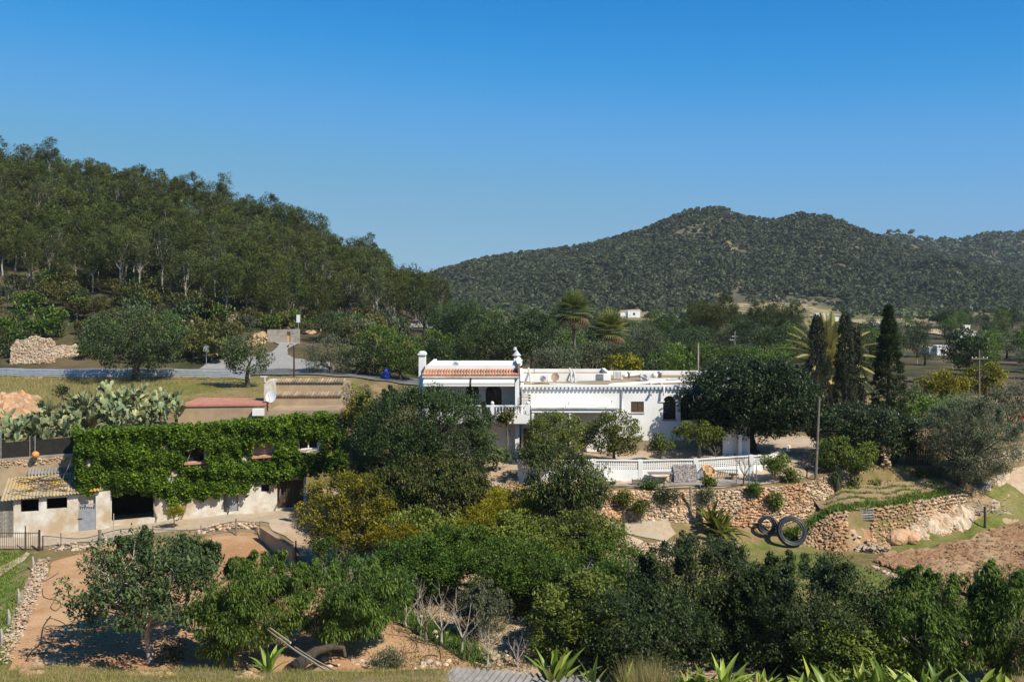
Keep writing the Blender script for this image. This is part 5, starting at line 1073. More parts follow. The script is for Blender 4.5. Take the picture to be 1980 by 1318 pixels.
solo('garden_wall', mb, M['white'], 'short white garden wall under the giant ficus', 'wall')
mb = MB()
for k in range(5): mb.box(fx(976+k*1.5, 64), fx(1003, 64.6), 63.2+.35*k, 63.55+.35*k, -12.9, -12.55+.13*k)
solo('garden_steps', mb, M['ochre'], 'flight of ochre steps at the left end of the lattice wall', 'steps')
# ------------------------------------------------------------------ stable range under the vine, and the lean-to
class Face:
    """a vertical face through two columns of the photograph: its own frame, and rows and columns turned into it"""
    def __init__(s, pa, Ya, pb, Yb, z): s.A = Vector((fx(pa, Ya), Ya)); s.B = Vector((fx(pb, Yb), Yb)); s.d = (s.B-s.A).normalized(); s.L = (s.B-s.A).length; s.z = z; s.rz = math.atan2(s.d.y, s.d.x)
    def x(s, px): u = (px-HX)/F; return (s.A.x-u*s.A.y)/(u*s.d.y-s.d.x)
    def zz(s, px, py): return fz(py, s.A.y+s.x(px)*s.d.y)-s.z
    def r(s, a, b, t, bt): return [(s.x(a), s.zz((a+b)/2, bt)), (s.x(b), s.zz((a+b)/2, bt)), (s.x(b), s.zz((a+b)/2, t)), (s.x(a), s.zz((a+b)/2, t))]
FS = Face(152, 64.5, 592, 70.8, -15.75)
ST_ = thing('stable_building', 'two-storey farm building hidden under a thick green vine', 'building', (FS.A.x, FS.A.y, FS.z), FS.rz)
HT = 6.15
op = [FS.r(216, 298, 950, 1004), FS.r(432, 461, 952, 989), FS.r(505, 521, 936, 950), FS.r(536, 588, 928, 981), FS.r(357, 395, 865, 892), FS.r(487, 526, 852, 880), FS.r(578, 616, 846, 869)]
for o_ in op[:2]+[op[3]]: o_[0] = (o_[0][0], max(.12, o_[0][1])); o_[1] = (o_[1][0], max(.12, o_[1][1]))
mb = MB(); mb.panel([(0, -.4), (FS.L, -.4), (FS.L, HT), (0, HT)], op, 0, .35); mb.box(0, .3, .353, 6, -.4, HT-.9); mb.box(FS.L-.3, FS.L, .353, 6, -.4, HT-.9); mb.box(0, FS.L, 6.003, 6.3, -.4, HT-.9)
build('wall', mb, M['offwhite'], ST_, world=False)
build('roof', MB().box(.3, FS.L-.3, .36, 6, HT-1.2, HT-1.0), M['ochre'], ST_, world=False)
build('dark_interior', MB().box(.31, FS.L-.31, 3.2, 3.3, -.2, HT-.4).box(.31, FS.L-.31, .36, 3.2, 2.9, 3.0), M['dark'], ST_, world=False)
x0, x1 = op[1][0][0], op[1][1][0]; mb = MB(); mb.box(x0+.01, x1-.01, .12, .16, .13, op[1][2][1])
for k in range(6): xx = x0+.1+k*(x1-x0-.2)/5; mb.box(xx-.02, xx+.02, .1, .12, .15, op[1][2][1]-.02)
build('metal_door', mb, M['metal'], ST_, world=False)
x0, x1 = op[3][0][0], op[3][1][0]; mb = MB(); n = 9
for k in range(n): mb.box(x0+(x1-x0)*k/n+.01, x0+(x1-x0)*(k+1)/n-.01, .14, .2, .14, op[3][2][1])
build('wooden_door', mb, M['darkwood'], ST_, world=False)
for k, (o_, m_) in enumerate(((op[2], 'dark'), (op[4], 'dark'), (op[5], 'grime'), (op[6], 'glass'))):
    mb = MB(); mb.box(o_[0][0]+.01, o_[1][0]-.01, .2, .24, o_[0][1]+.01, o_[2][1]-.01); wn = build('window', mb, M[m_], ST_, world=False)
    if k == 3:
        mb = MB(); a, b, c, d = o_[0][0], o_[1][0], o_[0][1], o_[2][1]
        for xx in (a+.03, (a+b)/2, b-.03): mb.box(xx-.035, xx+.035, .1, .19, c+.02, d-.02)
        mb.box(a+.066, (a+b)/2-.036, .1, .19, c+.02, c+.1); mb.box((a+b)/2+.036, b-.066, .1, .19, c+.02, c+.1); build('frame', mb, M['white'], wn, world=False)
        build('side_reveal', MB().box(b+.003, b+.16, -.25, -.003, c-.1, d), M['offwhite'], wn, world=False)
    if k in (1, 2, 3): build('sill', MB().box(o_[0][0]-.08, o_[1][0]+.08, -.42, -.003, o_[0][1]-.12, o_[0][1]-.02), M['redroof' if k < 3 else 'offwhite'], wn, world=False)
# the vine: leaves over the front, the left end and the top edge
rn = np.random.RandomState(77)
vine_low = lambda px: np.interp(px, [150, 190, 215, 298, 330, 400, 430, 470, 505, 540, 592, 660], [955, 948, 950, 952, 972, 962, 950, 948, 936, 926, 915, 918])
cen = []; wins = op[4:]
while len(cen) < 4300:
    px = rn.uniform(154, 668); s = FS.x(px); zt = FS.zz(px, np.interp(px, [150, 200, 350, 400, 480, 560, 668], [838, 830, 824, 822, 816, 806, 798])); zb = FS.zz(px, vine_low(px)+4*math.sin(px*.23)+3*math.sin(px*.6)); z = rn.uniform(zb, zt)
    wy = 0.45+.22*math.sin(s*1.3+z*.9)+.2*math.sin(s*3.1-z*2.2)+.2*math.sin(z*3.7+s*.8)+.12*math.sin(s*6.3+z*1.7)
    hit = False
    for o_ in wins:
        if o_[0][0]-.12+.12*math.sin(z*9) < s < o_[1][0]+.1+.1*math.sin(z*7) and o_[0][1]-.3 < z < o_[2][1]-.12+.13*math.sin(s*8): hit = True
    if hit: continue
    cen.append((s, -wy*rn.uniform(.5, 1.0), z))
for _ in range(700): cen.append((rn.uniform(-.12, .15), rn.uniform(-.2, 5), rn.uniform(2.6, HT+.2)))
for _ in range(800): s = rn.uniform(0, FS.L+2); cen.append((s, rn.uniform(-.3, 1.4), FS.zz(150+(s/FS.L)*440, np.interp(150+(s/FS.L)*440, [150, 200, 350, 400, 480, 560, 668], [842, 834, 828, 824, 818, 808, 802]))+rn.uniform(-.3, .12)))
cen = np.array(cen); V, Fc, tone = leaves(rn, cen, rn.uniform(.12, .24, len(cen)), 26, .165, .14, 'rand', 1.0)
# leaves face outwards and upwards
IV = thing('climbing_vine', 'thick bright green vine covering the farm building from ground floor to roof', 'vine', (FS.A.x, FS.A.y, FS.z), FS.rz)
build_np('leaves', V, Fc, M['L_ivy'], IV, tone, world=False)
mb = MB(); r2 = random.Random(4)
for s in (.2, 4.6, 6.2, 9.2, 12.4):
    p = [(s, -.06, -.1)]
    for k in range(8): p.append((p[-1][0]+r2.uniform(-.35, .35), -.08, p[-1][2]+.62))
    mb.tube(p, [.06-.005*k for k in range(9)], 6)
build('stem', mb, M['bark'], IV, True, False)
# lean-to shed at the left
FH = Face(0, 62.9, 190, 64.7, -15.85)
HU = thing('lean_to_shed', 'cream block shed with a lichen-yellow corrugated roof and two dark openings', 'shed', (FH.A.x, FH.A.y, FH.z), FH.rz)
e0, e1 = 2.6, 2.78
hop = [FH.r(40, 75, 964, 989), FH.r(90, 130, 958, 983), FH.r(152, 185, 950, 1016)]
for o_ in hop[:2]: o_[2] = (o_[2][0], 2.5); o_[3] = (o_[3][0], 2.5)
hop[2][0] = (hop[2][0][0], .08); hop[2][1] = (hop[2][1][0], .08); hop[2][2] = (hop[2][2][0], 2.5); hop[2][3] = (hop[2][3][0], 2.5)
xl = FH.x(26); xr = FH.x(213)
mb = MB(); mb.panel([(xl, -.4), (xr, -.4), (xr, 2.72), (xl, 2.6)], hop, 0, .2); mb.box(xl, xl+.2, .203, 3.2, -.4, 2.6); build('wall', mb, M['offwhite'], HU, world=False)
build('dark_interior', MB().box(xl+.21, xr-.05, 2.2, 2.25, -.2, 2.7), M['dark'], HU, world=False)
x0, x1 = hop[2][0][0], hop[2][1][0]; gz = FH.zz(168, 984)
mb = MB(); mb.box(x0+.02, x1-.02, .02, .06, .1, gz); g_ = build('metal_gate', mb, M['metal'], HU, world=False)
mb = MB()
for k in range(8): xx = x0+.05+k*(x1-x0-.1)/7; mb.box(xx-.018, xx+.018, .02, .055, gz+.002, gz+.28)
mb.box(x0+.02, x1-.02, .018, .058, gz+.282, gz+.33); build('bars', mb, M['metal'], g_, world=False)
build('handle', MB().box(x0-.06, x0+.22, -.04, .017, gz-.6, gz-.56), M['iron'], g_, world=False)
mb = MB()
for k in range(7): a = FH.x(-4); mb.box(a+k*(xl-a-.02)/7+.004, a+(k+1)*(xl-a-.02)/7-.004, .02, .06, .15, FH.zz(12, 988))
build('plank_door', mb, M['greywood'], HU, world=False)
def corrug(mb, o, ux, uy, Wd, Ln, pitch, amp, seed=0, rag=.04):
    rn = random.Random(seed); o = Vector(o); ux = Vector(ux).normalized(); uy = Vector(uy).normalized(); n = ux.cross(uy); sub = 6; m = int(Wd/pitch*sub); sheet = int(sub*5); off = 0; vs = []; fs = []; ts = []
    for i in range(m+1):
        if i % sheet == 0: off = rn.uniform(-rag, rag); tt = rn.random()
        a = amp*math.sin(6.2832*i/sub)
        for L in (off, Ln*.5+off, Ln+off): vs.append(tuple(o+ux*(i*pitch/sub)+uy*L+n*a))
        ts.append(tt)
    k0 = len(mb.v); mb.v += vs
    for i in range(m):
        for j in range(2): mb.f.append((k0+i*3+j, k0+i*3+3+j, k0+i*3+4+j, k0+i*3+1+j)); mb.t.append(ts[i])
mb = MB(); corrug(mb, (FH.x(2), -.35, e0-.02), (1, 0, .045), (0, 1, .33), FH.x(196)-FH.x(2), 3.0, .2, .035, 3); build('corrugated_roof', mb, M['lichen'], HU, world=False)
mb = MB(); corrug(mb, (FH.x(40), 2.6, e0+1.0), (1, 0, .045), (0, 1, .3), FH.x(200)-FH.x(40), 1.1, .2, .03, 8); build('upper_roof', mb, M['greysheet'], HU, world=False)
mb = MB(); r2 = random.Random(8)
for k in range(46):
    x = FH.x(8)+abs(r2.gauss(0, 2.2)); y = r2.uniform(0, 2.2); p = [(x, y, e0+.1+.33*y+.045*x)]
    for q in range(5): p.append((p[-1][0]+r2.uniform(.1, .5), p[-1][1]+r2.uniform(-.35, .25), 0)); p[-1] = (p[-1][0], p[-1][1], e0+.1+.33*p[-1][1]+.045*p[-1][0]+r2.uniform(0, .1))
    mb.tube(p, .014, 4)
o = build_np('bare_creeper', np.array(mb.v), mb.f, M['iron']); o.location = (FH.A.x, FH.A.y, FH.z); o.rotation_euler = (0, 0, FH.rz); tag(o, 'tangle of bare dark creeper stems over the lean-to roof', 'creeper')
# retaining wall behind the shed, netting fence above it
RW = thing('retaining_wall', 'ochre retaining wall with rough stones along its top behind the shed', 'wall', (fx(60, 66.8), 66.8, -15.7))
mb = MB(); obox(mb, (fx(-60, 66.0), 66.0), (fx(152, 67.4), 67.4), .4, -15.8, -11.5, -15.8, -11.15); build('wall', mb, M['ochre'], RW)
mb = MB(); stones(mb, lambda t: Vector((fx(-60+212*t, 66.0+1.4*t), 65.8+1.4*t, -11.95+.35*t)), lambda t: Vector((fx(-60+212*t, 66+1.4*t), 65.8+1.4*t, -11.5+.35*t)), 40, 3, .12, 4, 0, .3); build('stones', mb, M['stone'], RW)
mb = MB(); obox(mb, (fx(-60, 66.1), 66.05), (fx(150, 67.4), 67.4), .5, -11.497, -11.38, -11.147, -11.03); build('coping', mb, M['concrete'], RW)
NF = thing('netting_fence', 'black netting fence on the retaining wall in front of the prickly pears', 'fence', (fx(60, 67), 67, -11.2))
mb = MB(); obox(mb, (fx(-60, 66.2), 66.2), (fx(148, 67.5), 67.5), .03, -11.38, -10.35, -11.03, -9.95); build('netting', mb, M['net'], NF)
for px in (2, 58, 68, 146): Y = 66.15+(px+60)/208*1.3; build('post', MB().tube([(fx(px, Y), Y-.03, -11.4), (fx(px, Y), Y-.03, -9.8 if px != 2 else -9.4)], .035, 6), M['greywood'], NF)
mb = MB(); Y = 66.5; mb.blob((fx(72, Y), Y-.25, fz(877, Y)), (.24, .24, .22), 3, .5, 3, .02); solo('buoy', mb, M['orange'], 'round orange ball hanging on the netting fence', 'ball')
# red-roofed building, tile-topped walls, dish
mb = MB(); Y = 78; R1 = thing('red_roofed_store', 'low ochre building with a flat red painted roof behind the vine', 'building', (fx(430, Y), Y, -11)); 
build('wall', MB().box(fx(344, Y), fx(512, Y), Y, Y+3, -11.2, fz(784, Y)), M['ochre'], R1); a, b = fx(344, Y)-.1, fx(512, Y)+.05
build('roof', MB().add([(a, Y-.1, fz(783, Y)), (b, Y-.1, fz(780, Y)), (b, Y+3.2, fz(778, Y)), (a+.8, Y+3.2, fz(777, Y)), (a, Y-.1, fz(784, Y)-.08), (b, Y-.1, fz(782, Y)-.08), (b, Y+3.2, fz(780, Y)), (a+.8, Y+3.2, fz(779, Y))], [(0,1,2,3), (4,7,6,5), (0,4,5,1), (1,5,6,2), (2,6,7,3), (3,7,4,0)]), M['redroof'], R1)
build('vent_block', MB().box(fx(491, Y), fx(512, Y), Y-.5, Y-.1, fz(802, Y), fz(789, Y)), M['white'], R1)
Y = 79.5; R2 = thing('tile_topped_store', 'ochre rendered store with two rows of old tiles along its stepped walls', 'building', (fx(590, Y), Y, -11))
build('lower_wall', MB().box(fx(514, Y), fx(662, Y), Y, Y+.3, -11.3, fz(766, Y)).box(fx(520, Y-3), fx(655, Y-3), Y-3.2, Y, fz(800, Y-3)-.5, fz(788, Y-1.6)), M['ochre'], R2)
build('upper_wall', MB().box(fx(516, Y+3), fx(668, Y+3), Y+2.6, Y+6, -11, fz(741, Y+3)), M['ochre'], R2)
build('end_pier', MB().box(fx(511, Y), fx(519, Y), Y-.1, Y+3, -11.2, fz(738, Y)), M['offwhite'], R2)
for Yt, pa, pb, py in ((Y, 520, 660, 764), (Y+2.6, 518, 666, 738)):
    mb = MB(); x = fx(pa, Yt)
    while x < fx(pb, Yt): mb.tube([(x, Yt-.15, fz(py, Yt)), (x, Yt+.9, fz(py, Yt)+.16)], .1, 7); x += .23
    build('roof_tiles', mb, M['oldtile'], R2)
build('lower_roof', MB().box(fx(520, Y), fx(660, Y), Y+.3, Y+2.597, fz(766, Y)-.2, fz(766, Y)-.05), M['concrete'], R2)
mb = MB(); p = Vector((fx(513, Y), Y-.15, fz(738, Y))); mb.tube([p, p+Vector((0, 0, .42))], .05, 6); mb.tube([p+Vector((-.35, 0, .42)), p+Vector((.2, 0, .42))], .05, 6); build('vent_pipe', mb, M['dish'], R2)
d = dish(fx(525, 78.6), 78.4, fz(766, 78.4), .47, -.25, -.9, .35, None, stand=.6); 
tag(d, 'white satellite dish standing in front of the tile-topped store', 'satellite dish')
# far houses
def farm(label, px, base, w_, top, seed, annex=None):
    Y = F*12.9/(base-HY); x0, x1 = fx(px-w_/2, Y), fx(px+w_/2, Y); z0 = h((x0+x1)/2, Y)-.3; z1 = fz(top, Y); r = thing('cottage', label, 'house', ((x0+x1)/2, Y, z0), 0, 'white houses in the valley'); dp = min(7, (x1-x0)*.7)
    build('wall', MB().box(x0, x1, Y, Y+dp, z0, z1), M['white'], r); build('parapet', MB().box(x0-.1, x1+.1, Y-.1, Y+dp+.1, z1+.003, z1+.25), M['white'], r)
    n = max(1, int((x1-x0)/3)); 
    for k in range(n): c = x0+(x1-x0)*(k+.5)/n; build('window', MB().box(c-.45, c+.45, Y-.03, Y-.003, z0+(z1-z0)*.42, z0+(z1-z0)*.75), M['dark'], r)
    if annex: a, b, t = annex; build('annex', MB().box(fx(a, Y), fx(b, Y), Y+.8, Y+5, z0, fz(t, Y)), M['white'], r)
farm('white cube cottage with a grey roof, nearest of the valley houses', 1823, 688, 22, 670, 1, (1800, 1812, 672))
farm('long low white cottage in the valley at the right', 1868, 656, 22, 645, 2, (1879, 1897, 646))
farm('white house with a flat top below the terraced field, seen beside the first cypress', 1590, 622, 24, 607, 3, (1602, 1624, 613))
farm('small white house left on the slope under the far wood', 1226, 616, 24, 601, 4, (1200, 1212, 605))
farm('low pale farm building at the foot of the terraced field', 1490, 622, 28, 616, 5, (1462, 1474, 617))
farm('pinkish ruined hut among trees above the long low white cottage', 1871, 641, 10, 630, 6)
farm('tiny pale house on the valley floor beside the tall conifer', 1700, 631, 26, 624, 7)
for i, py in enumerate((589, 593, 597, 601, 605, 609)):
    a, b = G(1400+i*3, py), G(1560+i*6, py+2); mb = MB(); L = 14
    pts = [G(1400+i*3+(160+3*i)*k/L, py+2*k/L+.6*math.sin(k*1.3+i)) for k in range(L+1)]
    for p_, q_ in zip(pts[:-1], pts[1:]): obox(mb, p_, q_, .8, p_.z-.5, p_.z+.8, q_.z-.5, q_.z+.8)
    solo('terrace_wall', mb, M['terrfield'], 'thin dry stone terrace wall crossing the far terraced field', 'wall', 'terrace walls of the far field')
# ------------------------------------------------------------------ roadside
GR = thing('guardrail', 'long galvanised guardrail along the near side of the road', 'guardrail', on(230, 113))
beam = [on(px, 113.0, .98-(max(0, px-440)/45)*.1) for px in range(-60, 488, 8)]
mb = MB()
for dz, dy in ((-.58, 0), (-.38, 0), (-.16, 0), (.04, 0)):
    for a, b in zip(beam[:-1], beam[1:]): mb.add([a+Vector((0, -.03, dz)), b+Vector((0, -.03, dz)), b+Vector((0, .04, dz+.16)), a+Vector((0, .04, dz+.16)), b+Vector((0, .04, dz-.02)), a+Vector((0, .04, dz-.02))], [(0,1,2,3), (0,5,4,1)])
build('beam', mb, M['galv'], GR)
for px in range(-40, 486, 26): p = on(px, 113.1); build('post', MB().box(p.x-.06, p.x+.06, p.y, p.y+.1, p.z-.1, p.z+1.05), M['galv'], GR)
S1 = thing('road_sign', 'back of a round road sign on a grey post left of the side road', 'road sign', on(399, 128))
p = on(399, 128); build('post', MB().tube([p, p+Vector((0, 0, 2.5))], .04, 8), M['galv'], S1); build('disc', MB().tube([p+Vector((0, -.05, 2.3)), p+Vector((0, -.08, 2.3))], .38, 16), M['metal'], S1)
S2 = thing('notice_sign', 'pale rectangular sign on a post beside the roadside wall', 'sign', on(577, 153)); p = on(577, 153)
build('post', MB().tube([p, p+Vector((0, 0, 3.4))], .05, 8), M['galv'], S2); build('board', MB().box(p.x-.28, p.x+.28, p.y-.1, p.y-.05, p.z+2.4, p.z+3.6), M['dish'], S2)
S3 = thing('wall_sign', 'small white sign on the bank above the smaller roadside tree', 'sign', on(455, 140)); p = on(455, 140)
build('post', MB().tube([p, p+Vector((0, 0, 1.2))], .04, 8), M['galv'], S3); build('board', MB().box(p.x-.2, p.x+.2, p.y-.1, p.y-.05, p.z+1.0, p.z+1.5), M['dish'], S3)
RWL = thing('roadside_wall', 'pale roadside wall with a narrow doorway at the top of the side road', 'wall', G(548, 664)); p = G(548, 664); Y = p.y
x0, x1 = fx(517, Y), fx(579, Y); z1 = fz(636, Y); zb = p.z-.6
mb = MB(); mb.panel([(x0, zb), (x1, zb), (x1, z1), (x0, z1-.1)], [[(fx(554.5, Y), p.z+.1), (fx(561.5, Y), p.z+.1), (fx(561.5, Y), fz(641, Y)), (fx(554.5, Y), fz(641, Y))]], Y, Y+.4); build('wall', mb, M['concrete'], RWL)
build('door', MB().box(fx(554.7, Y), fx(561.3, Y), Y+.15, Y+.2, p.z+.12, fz(649, Y)), M['wicker'], RWL); build('lintel', MB().box(fx(554.6, Y), fx(561.4, Y), Y+.1, Y+.2, fz(643, Y), fz(641.2, Y)), M['metal'], RWL)
build('vent', MB().box(fx(565, Y), fx(569, Y), Y-.04, Y-.003, fz(645, Y), fz(639, Y)).box(fx(574, Y), fx(576, Y), Y-.04, Y-.003, fz(643, Y), fz(640, Y)), M['metal'], RWL)
LP = thing('street_lamp', 'brown street lamp post with a curved arm beside the road junction', 'street lamp', on(568.5, 116)); p = on(568.5, 116)
build('post', MB().tube([p, p+Vector((0, 0, 3.6))], [.11, .08], 8), M['iron'], LP); build('arm', MB().tube([p+Vector((0, 0, 3.5)), p+Vector((-.15, 0, 3.85)), p+Vector((-.5, 0, 3.9)), p+Vector((-.7, 0, 3.7))], .035, 6), M['iron'], LP); build('lamp_head', MB().blob(p+Vector((-.72, 0, 3.6)), (.16, .14, .1), 1, .5, 2, .03), M['iron'], LP)
# power and telephone poles
def pole(label, px, Y, top, base=None, r=.12, m_='greywood', arms=(), lean=0, name='utility_pole', cat='pole'):
    p = on(px, Y); zt = fz(top, Y); t = thing(name, label, cat, p); q = Vector((p.x+lean, p.y, zt)); build('shaft', MB().tube([p-Vector((0, 0, .2)), q], [r, r*.7], 8), M[m_], t)
    for dz, hw in arms:
        a = build('crossarm', MB().box(q.x-hw, q.x+hw, q.y-.13, q.y-.05, zt-dz-.06, zt-dz+.06), M[m_], t)
        for s in (-.9, -.45, .45, .9): build('insulator', MB().lathe(q.x+s*hw, q.y-.09, [(.05, zt-dz+.063), (.06, zt-dz+.12), (.03, zt-dz+.2)], 6), M['dish'], a)
    return q
pole('leaning grey wooden pole on the stone terrace right of the ficus', 1577, 65.6, 768, r=.1, m_='bark', arms=(), lean=.25)
pole('pale concrete pole behind the water tank on the roof', 1350, 100, 663, r=.12, m_='concrete')
q1 = pole('pale pole with short arms in front of the pine clump', 1421, 178, 640, r=.14, m_='concrete', arms=((1.6, .95), (1.0, .5)))
q2 = pole('wooden power pole with a wide crossarm between the holm oaks', 1893.5, 102, 676, r=.11, m_='bark', arms=((.9, .85),))
q3 = pole('small pale pole left of the nearest valley cottage', 1773, 170, 690, r=.12, m_='concrete'); q4 = pole('small wooden pole below the nearest valley cottage', 1840, 160, 692, r=.1)
def wire(label, a, b, sag, r=.018, name='cable'):
    pts = [a.lerp(b, k/14)-Vector((0, 0, sag*4*(k/14)*(1-k/14))) for k in range(15)]; solo(name, MB().tube(pts, r, 4), M['iron'], label, 'cable')
wire('thin cable running between the small poles in the valley', q3, q4, .4, .03)
wire('thin cable from the small wooden pole to the wooden power pole', q4, q2, 1.0, .025)
wire('thin cable from the pale armed pole to the pale concrete pole', q1, Vector((fx(1350, 100), 100, fz(664, 100))), 1.2, .02)
# ------------------------------------------------------------------ terrace furniture in front of the lattice wall
def wallY(px): return float(np.interp(px, [a[0] for a in lp], [a[1] for a in lp]))
def gz_(px, Y): return h(fx(px, Y), Y)+.11
Y = wallY(1275)-.75; z = gz_(1275, Y); x0, x1 = fx(1253, Y), fx(1300, Y); TB = thing('trestle_table', 'narrow weathered trestle table standing against the lattice wall', 'table', ((x0+x1)/2, Y, z))
build('tabletop', MB().box(x0, x1, Y-.3, Y+.35, z+.7, z+.75), M['greywood'], TB)
for xx in (x0+.12, x1-.16):
    for yy in (Y-.22, Y+.25): build('leg', MB().tube([(xx, yy, z), (xx+.05, yy, z+.7)], .03, 5), M['greywood'], TB)
build('brace', MB().tube([(x0+.15, Y-.2, z+.15), (x1-.15, Y-.2, z+.6)], .02, 4).tube([(x1-.15, Y-.19, z+.15), (x0+.15, Y-.19, z+.6)], .02, 4), M['iron'], TB)
Y = wallY(1322)-.2; z = gz_(1322, Y); x0, x1 = fx(1300, Y), fx(1345, Y)
V = []; n = 14
for i in range(n+1):
    for j in range(7):
        u, v = i/n, j/6; V.append((x0+(x1-x0)*u+.05*math.sin(v*3), Y-.75*(1-v)+.03*math.sin(u*9), z+.03+.98*v+.05*u+.02*math.sin(u*14)))
Fq = [(i*7+j, (i+1)*7+j, (i+1)*7+j+1, i*7+j+1) for i in range(n) for j in range(6)]
mm = MB(); mm.add(V, Fq); mm.add([(a, b+.05, c-.02) for a, b, c in V], [tuple(reversed(f)) for f in Fq]); solo('straw_mat', mm, M['quilt'], 'dark patterned mat leaning on the lattice wall beside the trestle table', 'mat')
Y = wallY(1372)-.7; z = gz_(1372, Y); x = fx(1372, Y); CH = thing('wicker_chair', 'golden wicker armchair in front of the lattice wall', 'chair', (x, Y, z), R(20))
build('seat', MB().box(-.3, .3, -.28, .28, .36, .44), M['wicker'], CH, world=False)
mb = MB()
for k in range(19):
    a = R(-20+220*k/18); hh = .62+.3*max(0, math.sin(a)); mb.tube([(.33*math.cos(a), .3*math.sin(a), .36), (.40*math.cos(a), .36*math.sin(a)+.04, hh)], .03, 5)
build('backrest', mb, M['wicker'], CH, world=False)
build('arm_rim', MB().tube([(.42*math.cos(R(-25+230*k/18)), .38*math.sin(R(-25+230*k/18))+.04, .62+.32*max(0, math.sin(R(-25+230*k/18)))) for k in range(19)], .055, 7), M['wicker'], CH, True, False)
for sx in (-.24, .24):
    for sy in (-.22, .22): build('leg', MB().tube([(sx, sy, .36), (sx*1.15, sy*1.15, 0)], .032, 6), M['wicker'], CH, world=False)
for i, px in enumerate((1228, 1240)):
    Y = wallY(px)-.85; z = gz_(px, Y); x = fx(px, Y); t = thing('crate', ['grey slatted crate, left of the pair by the trestle table', 'grey slatted crate, right of the pair, beside the trestle table'][i], 'crate', (x, Y, z), 0, 'crates by the lattice wall')
    mb = MB()
    for k in range(3): mb.box(x-.2, x+.2, Y-.2, Y-.18, z+.03+.12*k, z+.12+.12*k); mb.box(x-.2, x-.18, Y-.177, Y+.2, z+.03+.12*k, z+.12+.12*k); mb.box(x+.18, x+.2, Y-.177, Y+.2, z+.03+.12*k, z+.12+.12*k)
    mb.box(x-.178, x+.178, Y-.178, Y+.2, z+.01, z+.03); build('slats', mb, M['greywood'], t); build('load', MB().box(x-.17, x+.17, Y-.17, Y+.18, z+.03, z+.3), M['grime'], t)
Y = wallY(1408)-.6; z = gz_(1408, Y); x0, x1 = fx(1388, Y), fx(1428, Y); t = thing('iron_bench', 'dark low iron rack right of the wicker armchair', 'rack', ((x0+x1)/2, Y, z))
mb = MB()
for k in range(13): xx = x0+(x1-x0)*k/12; mb.tube([(xx, Y, z+.05), (xx, Y+.3, z+.5)], .018, 4)
build('bars', mb, M['iron'], t); build('rails', MB().tube([(x0, Y, z+.05), (x1, Y, z+.05)], .025, 5).tube([(x0, Y+.3, z+.5), (x1, Y+.3, z+.5)], .025, 5), M['greywood'], t)
Y = wallY(1418)-1.0; z = gz_(1418, Y); x = fx(1418, Y); t = thing('low_stool', 'low round dark stool in front of the iron rack', 'stool', (x, Y, z)); build('seat', MB().lathe(x, Y, [(.3, z+.28), (.32, z+.32), (.3, z+.35)], 12), M['darkwood'], t)
for k in range(3): a = 2.1*k; build('leg', MB().tube([(x+.18*math.cos(a), Y+.18*math.sin(a), z+.28), (x+.28*math.cos(a), Y+.28*math.sin(a), z)], .025, 5), M['darkwood'], t)
# posts and sticks near the stone wall
for px, Y, ht, lb in ((1335, 62.6, 2.0, 'grey wooden post in front of the long dry stone wall'), (1904, 64.6, 1.5, 'dark wooden post beside the pale rock face'), (1205, 61.5, 1.0, 'short dark post at the corner of the small terrace bed')):
    p = on(px, Y); solo('wooden_post', MB().tube([p-Vector((0, 0, .2)), p+Vector((.03, 0, ht*.5)), p+Vector((0, 0, ht))], [.09, .08, .075], 7), M['greywood' if px == 1335 else 'darkbark'], lb, 'post')
for i, (px, Y, ht, ln, lb) in enumerate(((1424, 64.3, 2.2, .05, 'thin vertical stake, leftmost of the stakes by the lattice wall corner'), (1449, 64.5, 2.3, -.05, 'thin vertical stake in the middle of the stakes by the lattice wall corner'), (1462, 64.5, 1.9, .08, 'thin vertical stake, rightmost of the stakes by the lattice wall corner'), (1876, 63.9, 1.1, .3, 'thin leaning stick on the grass verge by the rock face'))):
    p = on(px, Y); solo('stake', MB().tube([p, p+Vector((ln*.4, 0, ht*.6)), p+Vector((ln, 0, ht))], [.03, .025, .02], 5), M['greywood'], lb, 'stake')
def bare(label, px, Y, hgt, seed, m_='palebark', group=None, name='bare_tree', spread=.9, nl=6, loc=None):
    rn = random.Random(seed); t = thing(name, label, 'tree', loc or on(px, Y), 0, group); mb = MB(); th = hgt*rn.uniform(.3, .45)
    k = Vector((rn.uniform(-.1, .1), rn.uniform(-.1, .1), th)); mb.tube([(0, 0, -.1), k*.5, k], [.05*hgt/2+.015, .04*hgt/2+.01, .03*hgt/2+.01], 7); build('trunk', mb, M[m_], t, True, False)
    mb = MB()
    def br(p, d, L, r, dep):
        q = p+d*L*.5+Vector((rn.uniform(-.06, .06), rn.uniform(-.06, .06), .03))*L; e = q+(d+Vector((rn.uniform(-.3, .3), rn.uniform(-.3, .3), .2))).normalized()*L*.5; mb.tube([p, q, e], [r, r*.75, r*.45], 5)
        if dep: 
            for _ in range(rn.choice((2, 3))): br(q.lerp(e, rn.random()), (d+Vector((rn.uniform(-.9, .9), rn.uniform(-.9, .9), rn.uniform(-.2, .7)))).normalized(), L*rn.uniform(.4, .7), r*.5, dep-1)
    for q in range(nl): a = 6.28*q/nl+rn.uniform(-.4, .4); br(k*rn.uniform(.7, 1), Vector((math.cos(a)*spread, math.sin(a)*spread, rn.uniform(.7, 1.7))).normalized(), hgt*.5, .02*hgt/2+.006, 2)
    build('branches', mb, M[m_], t, False, False); return t
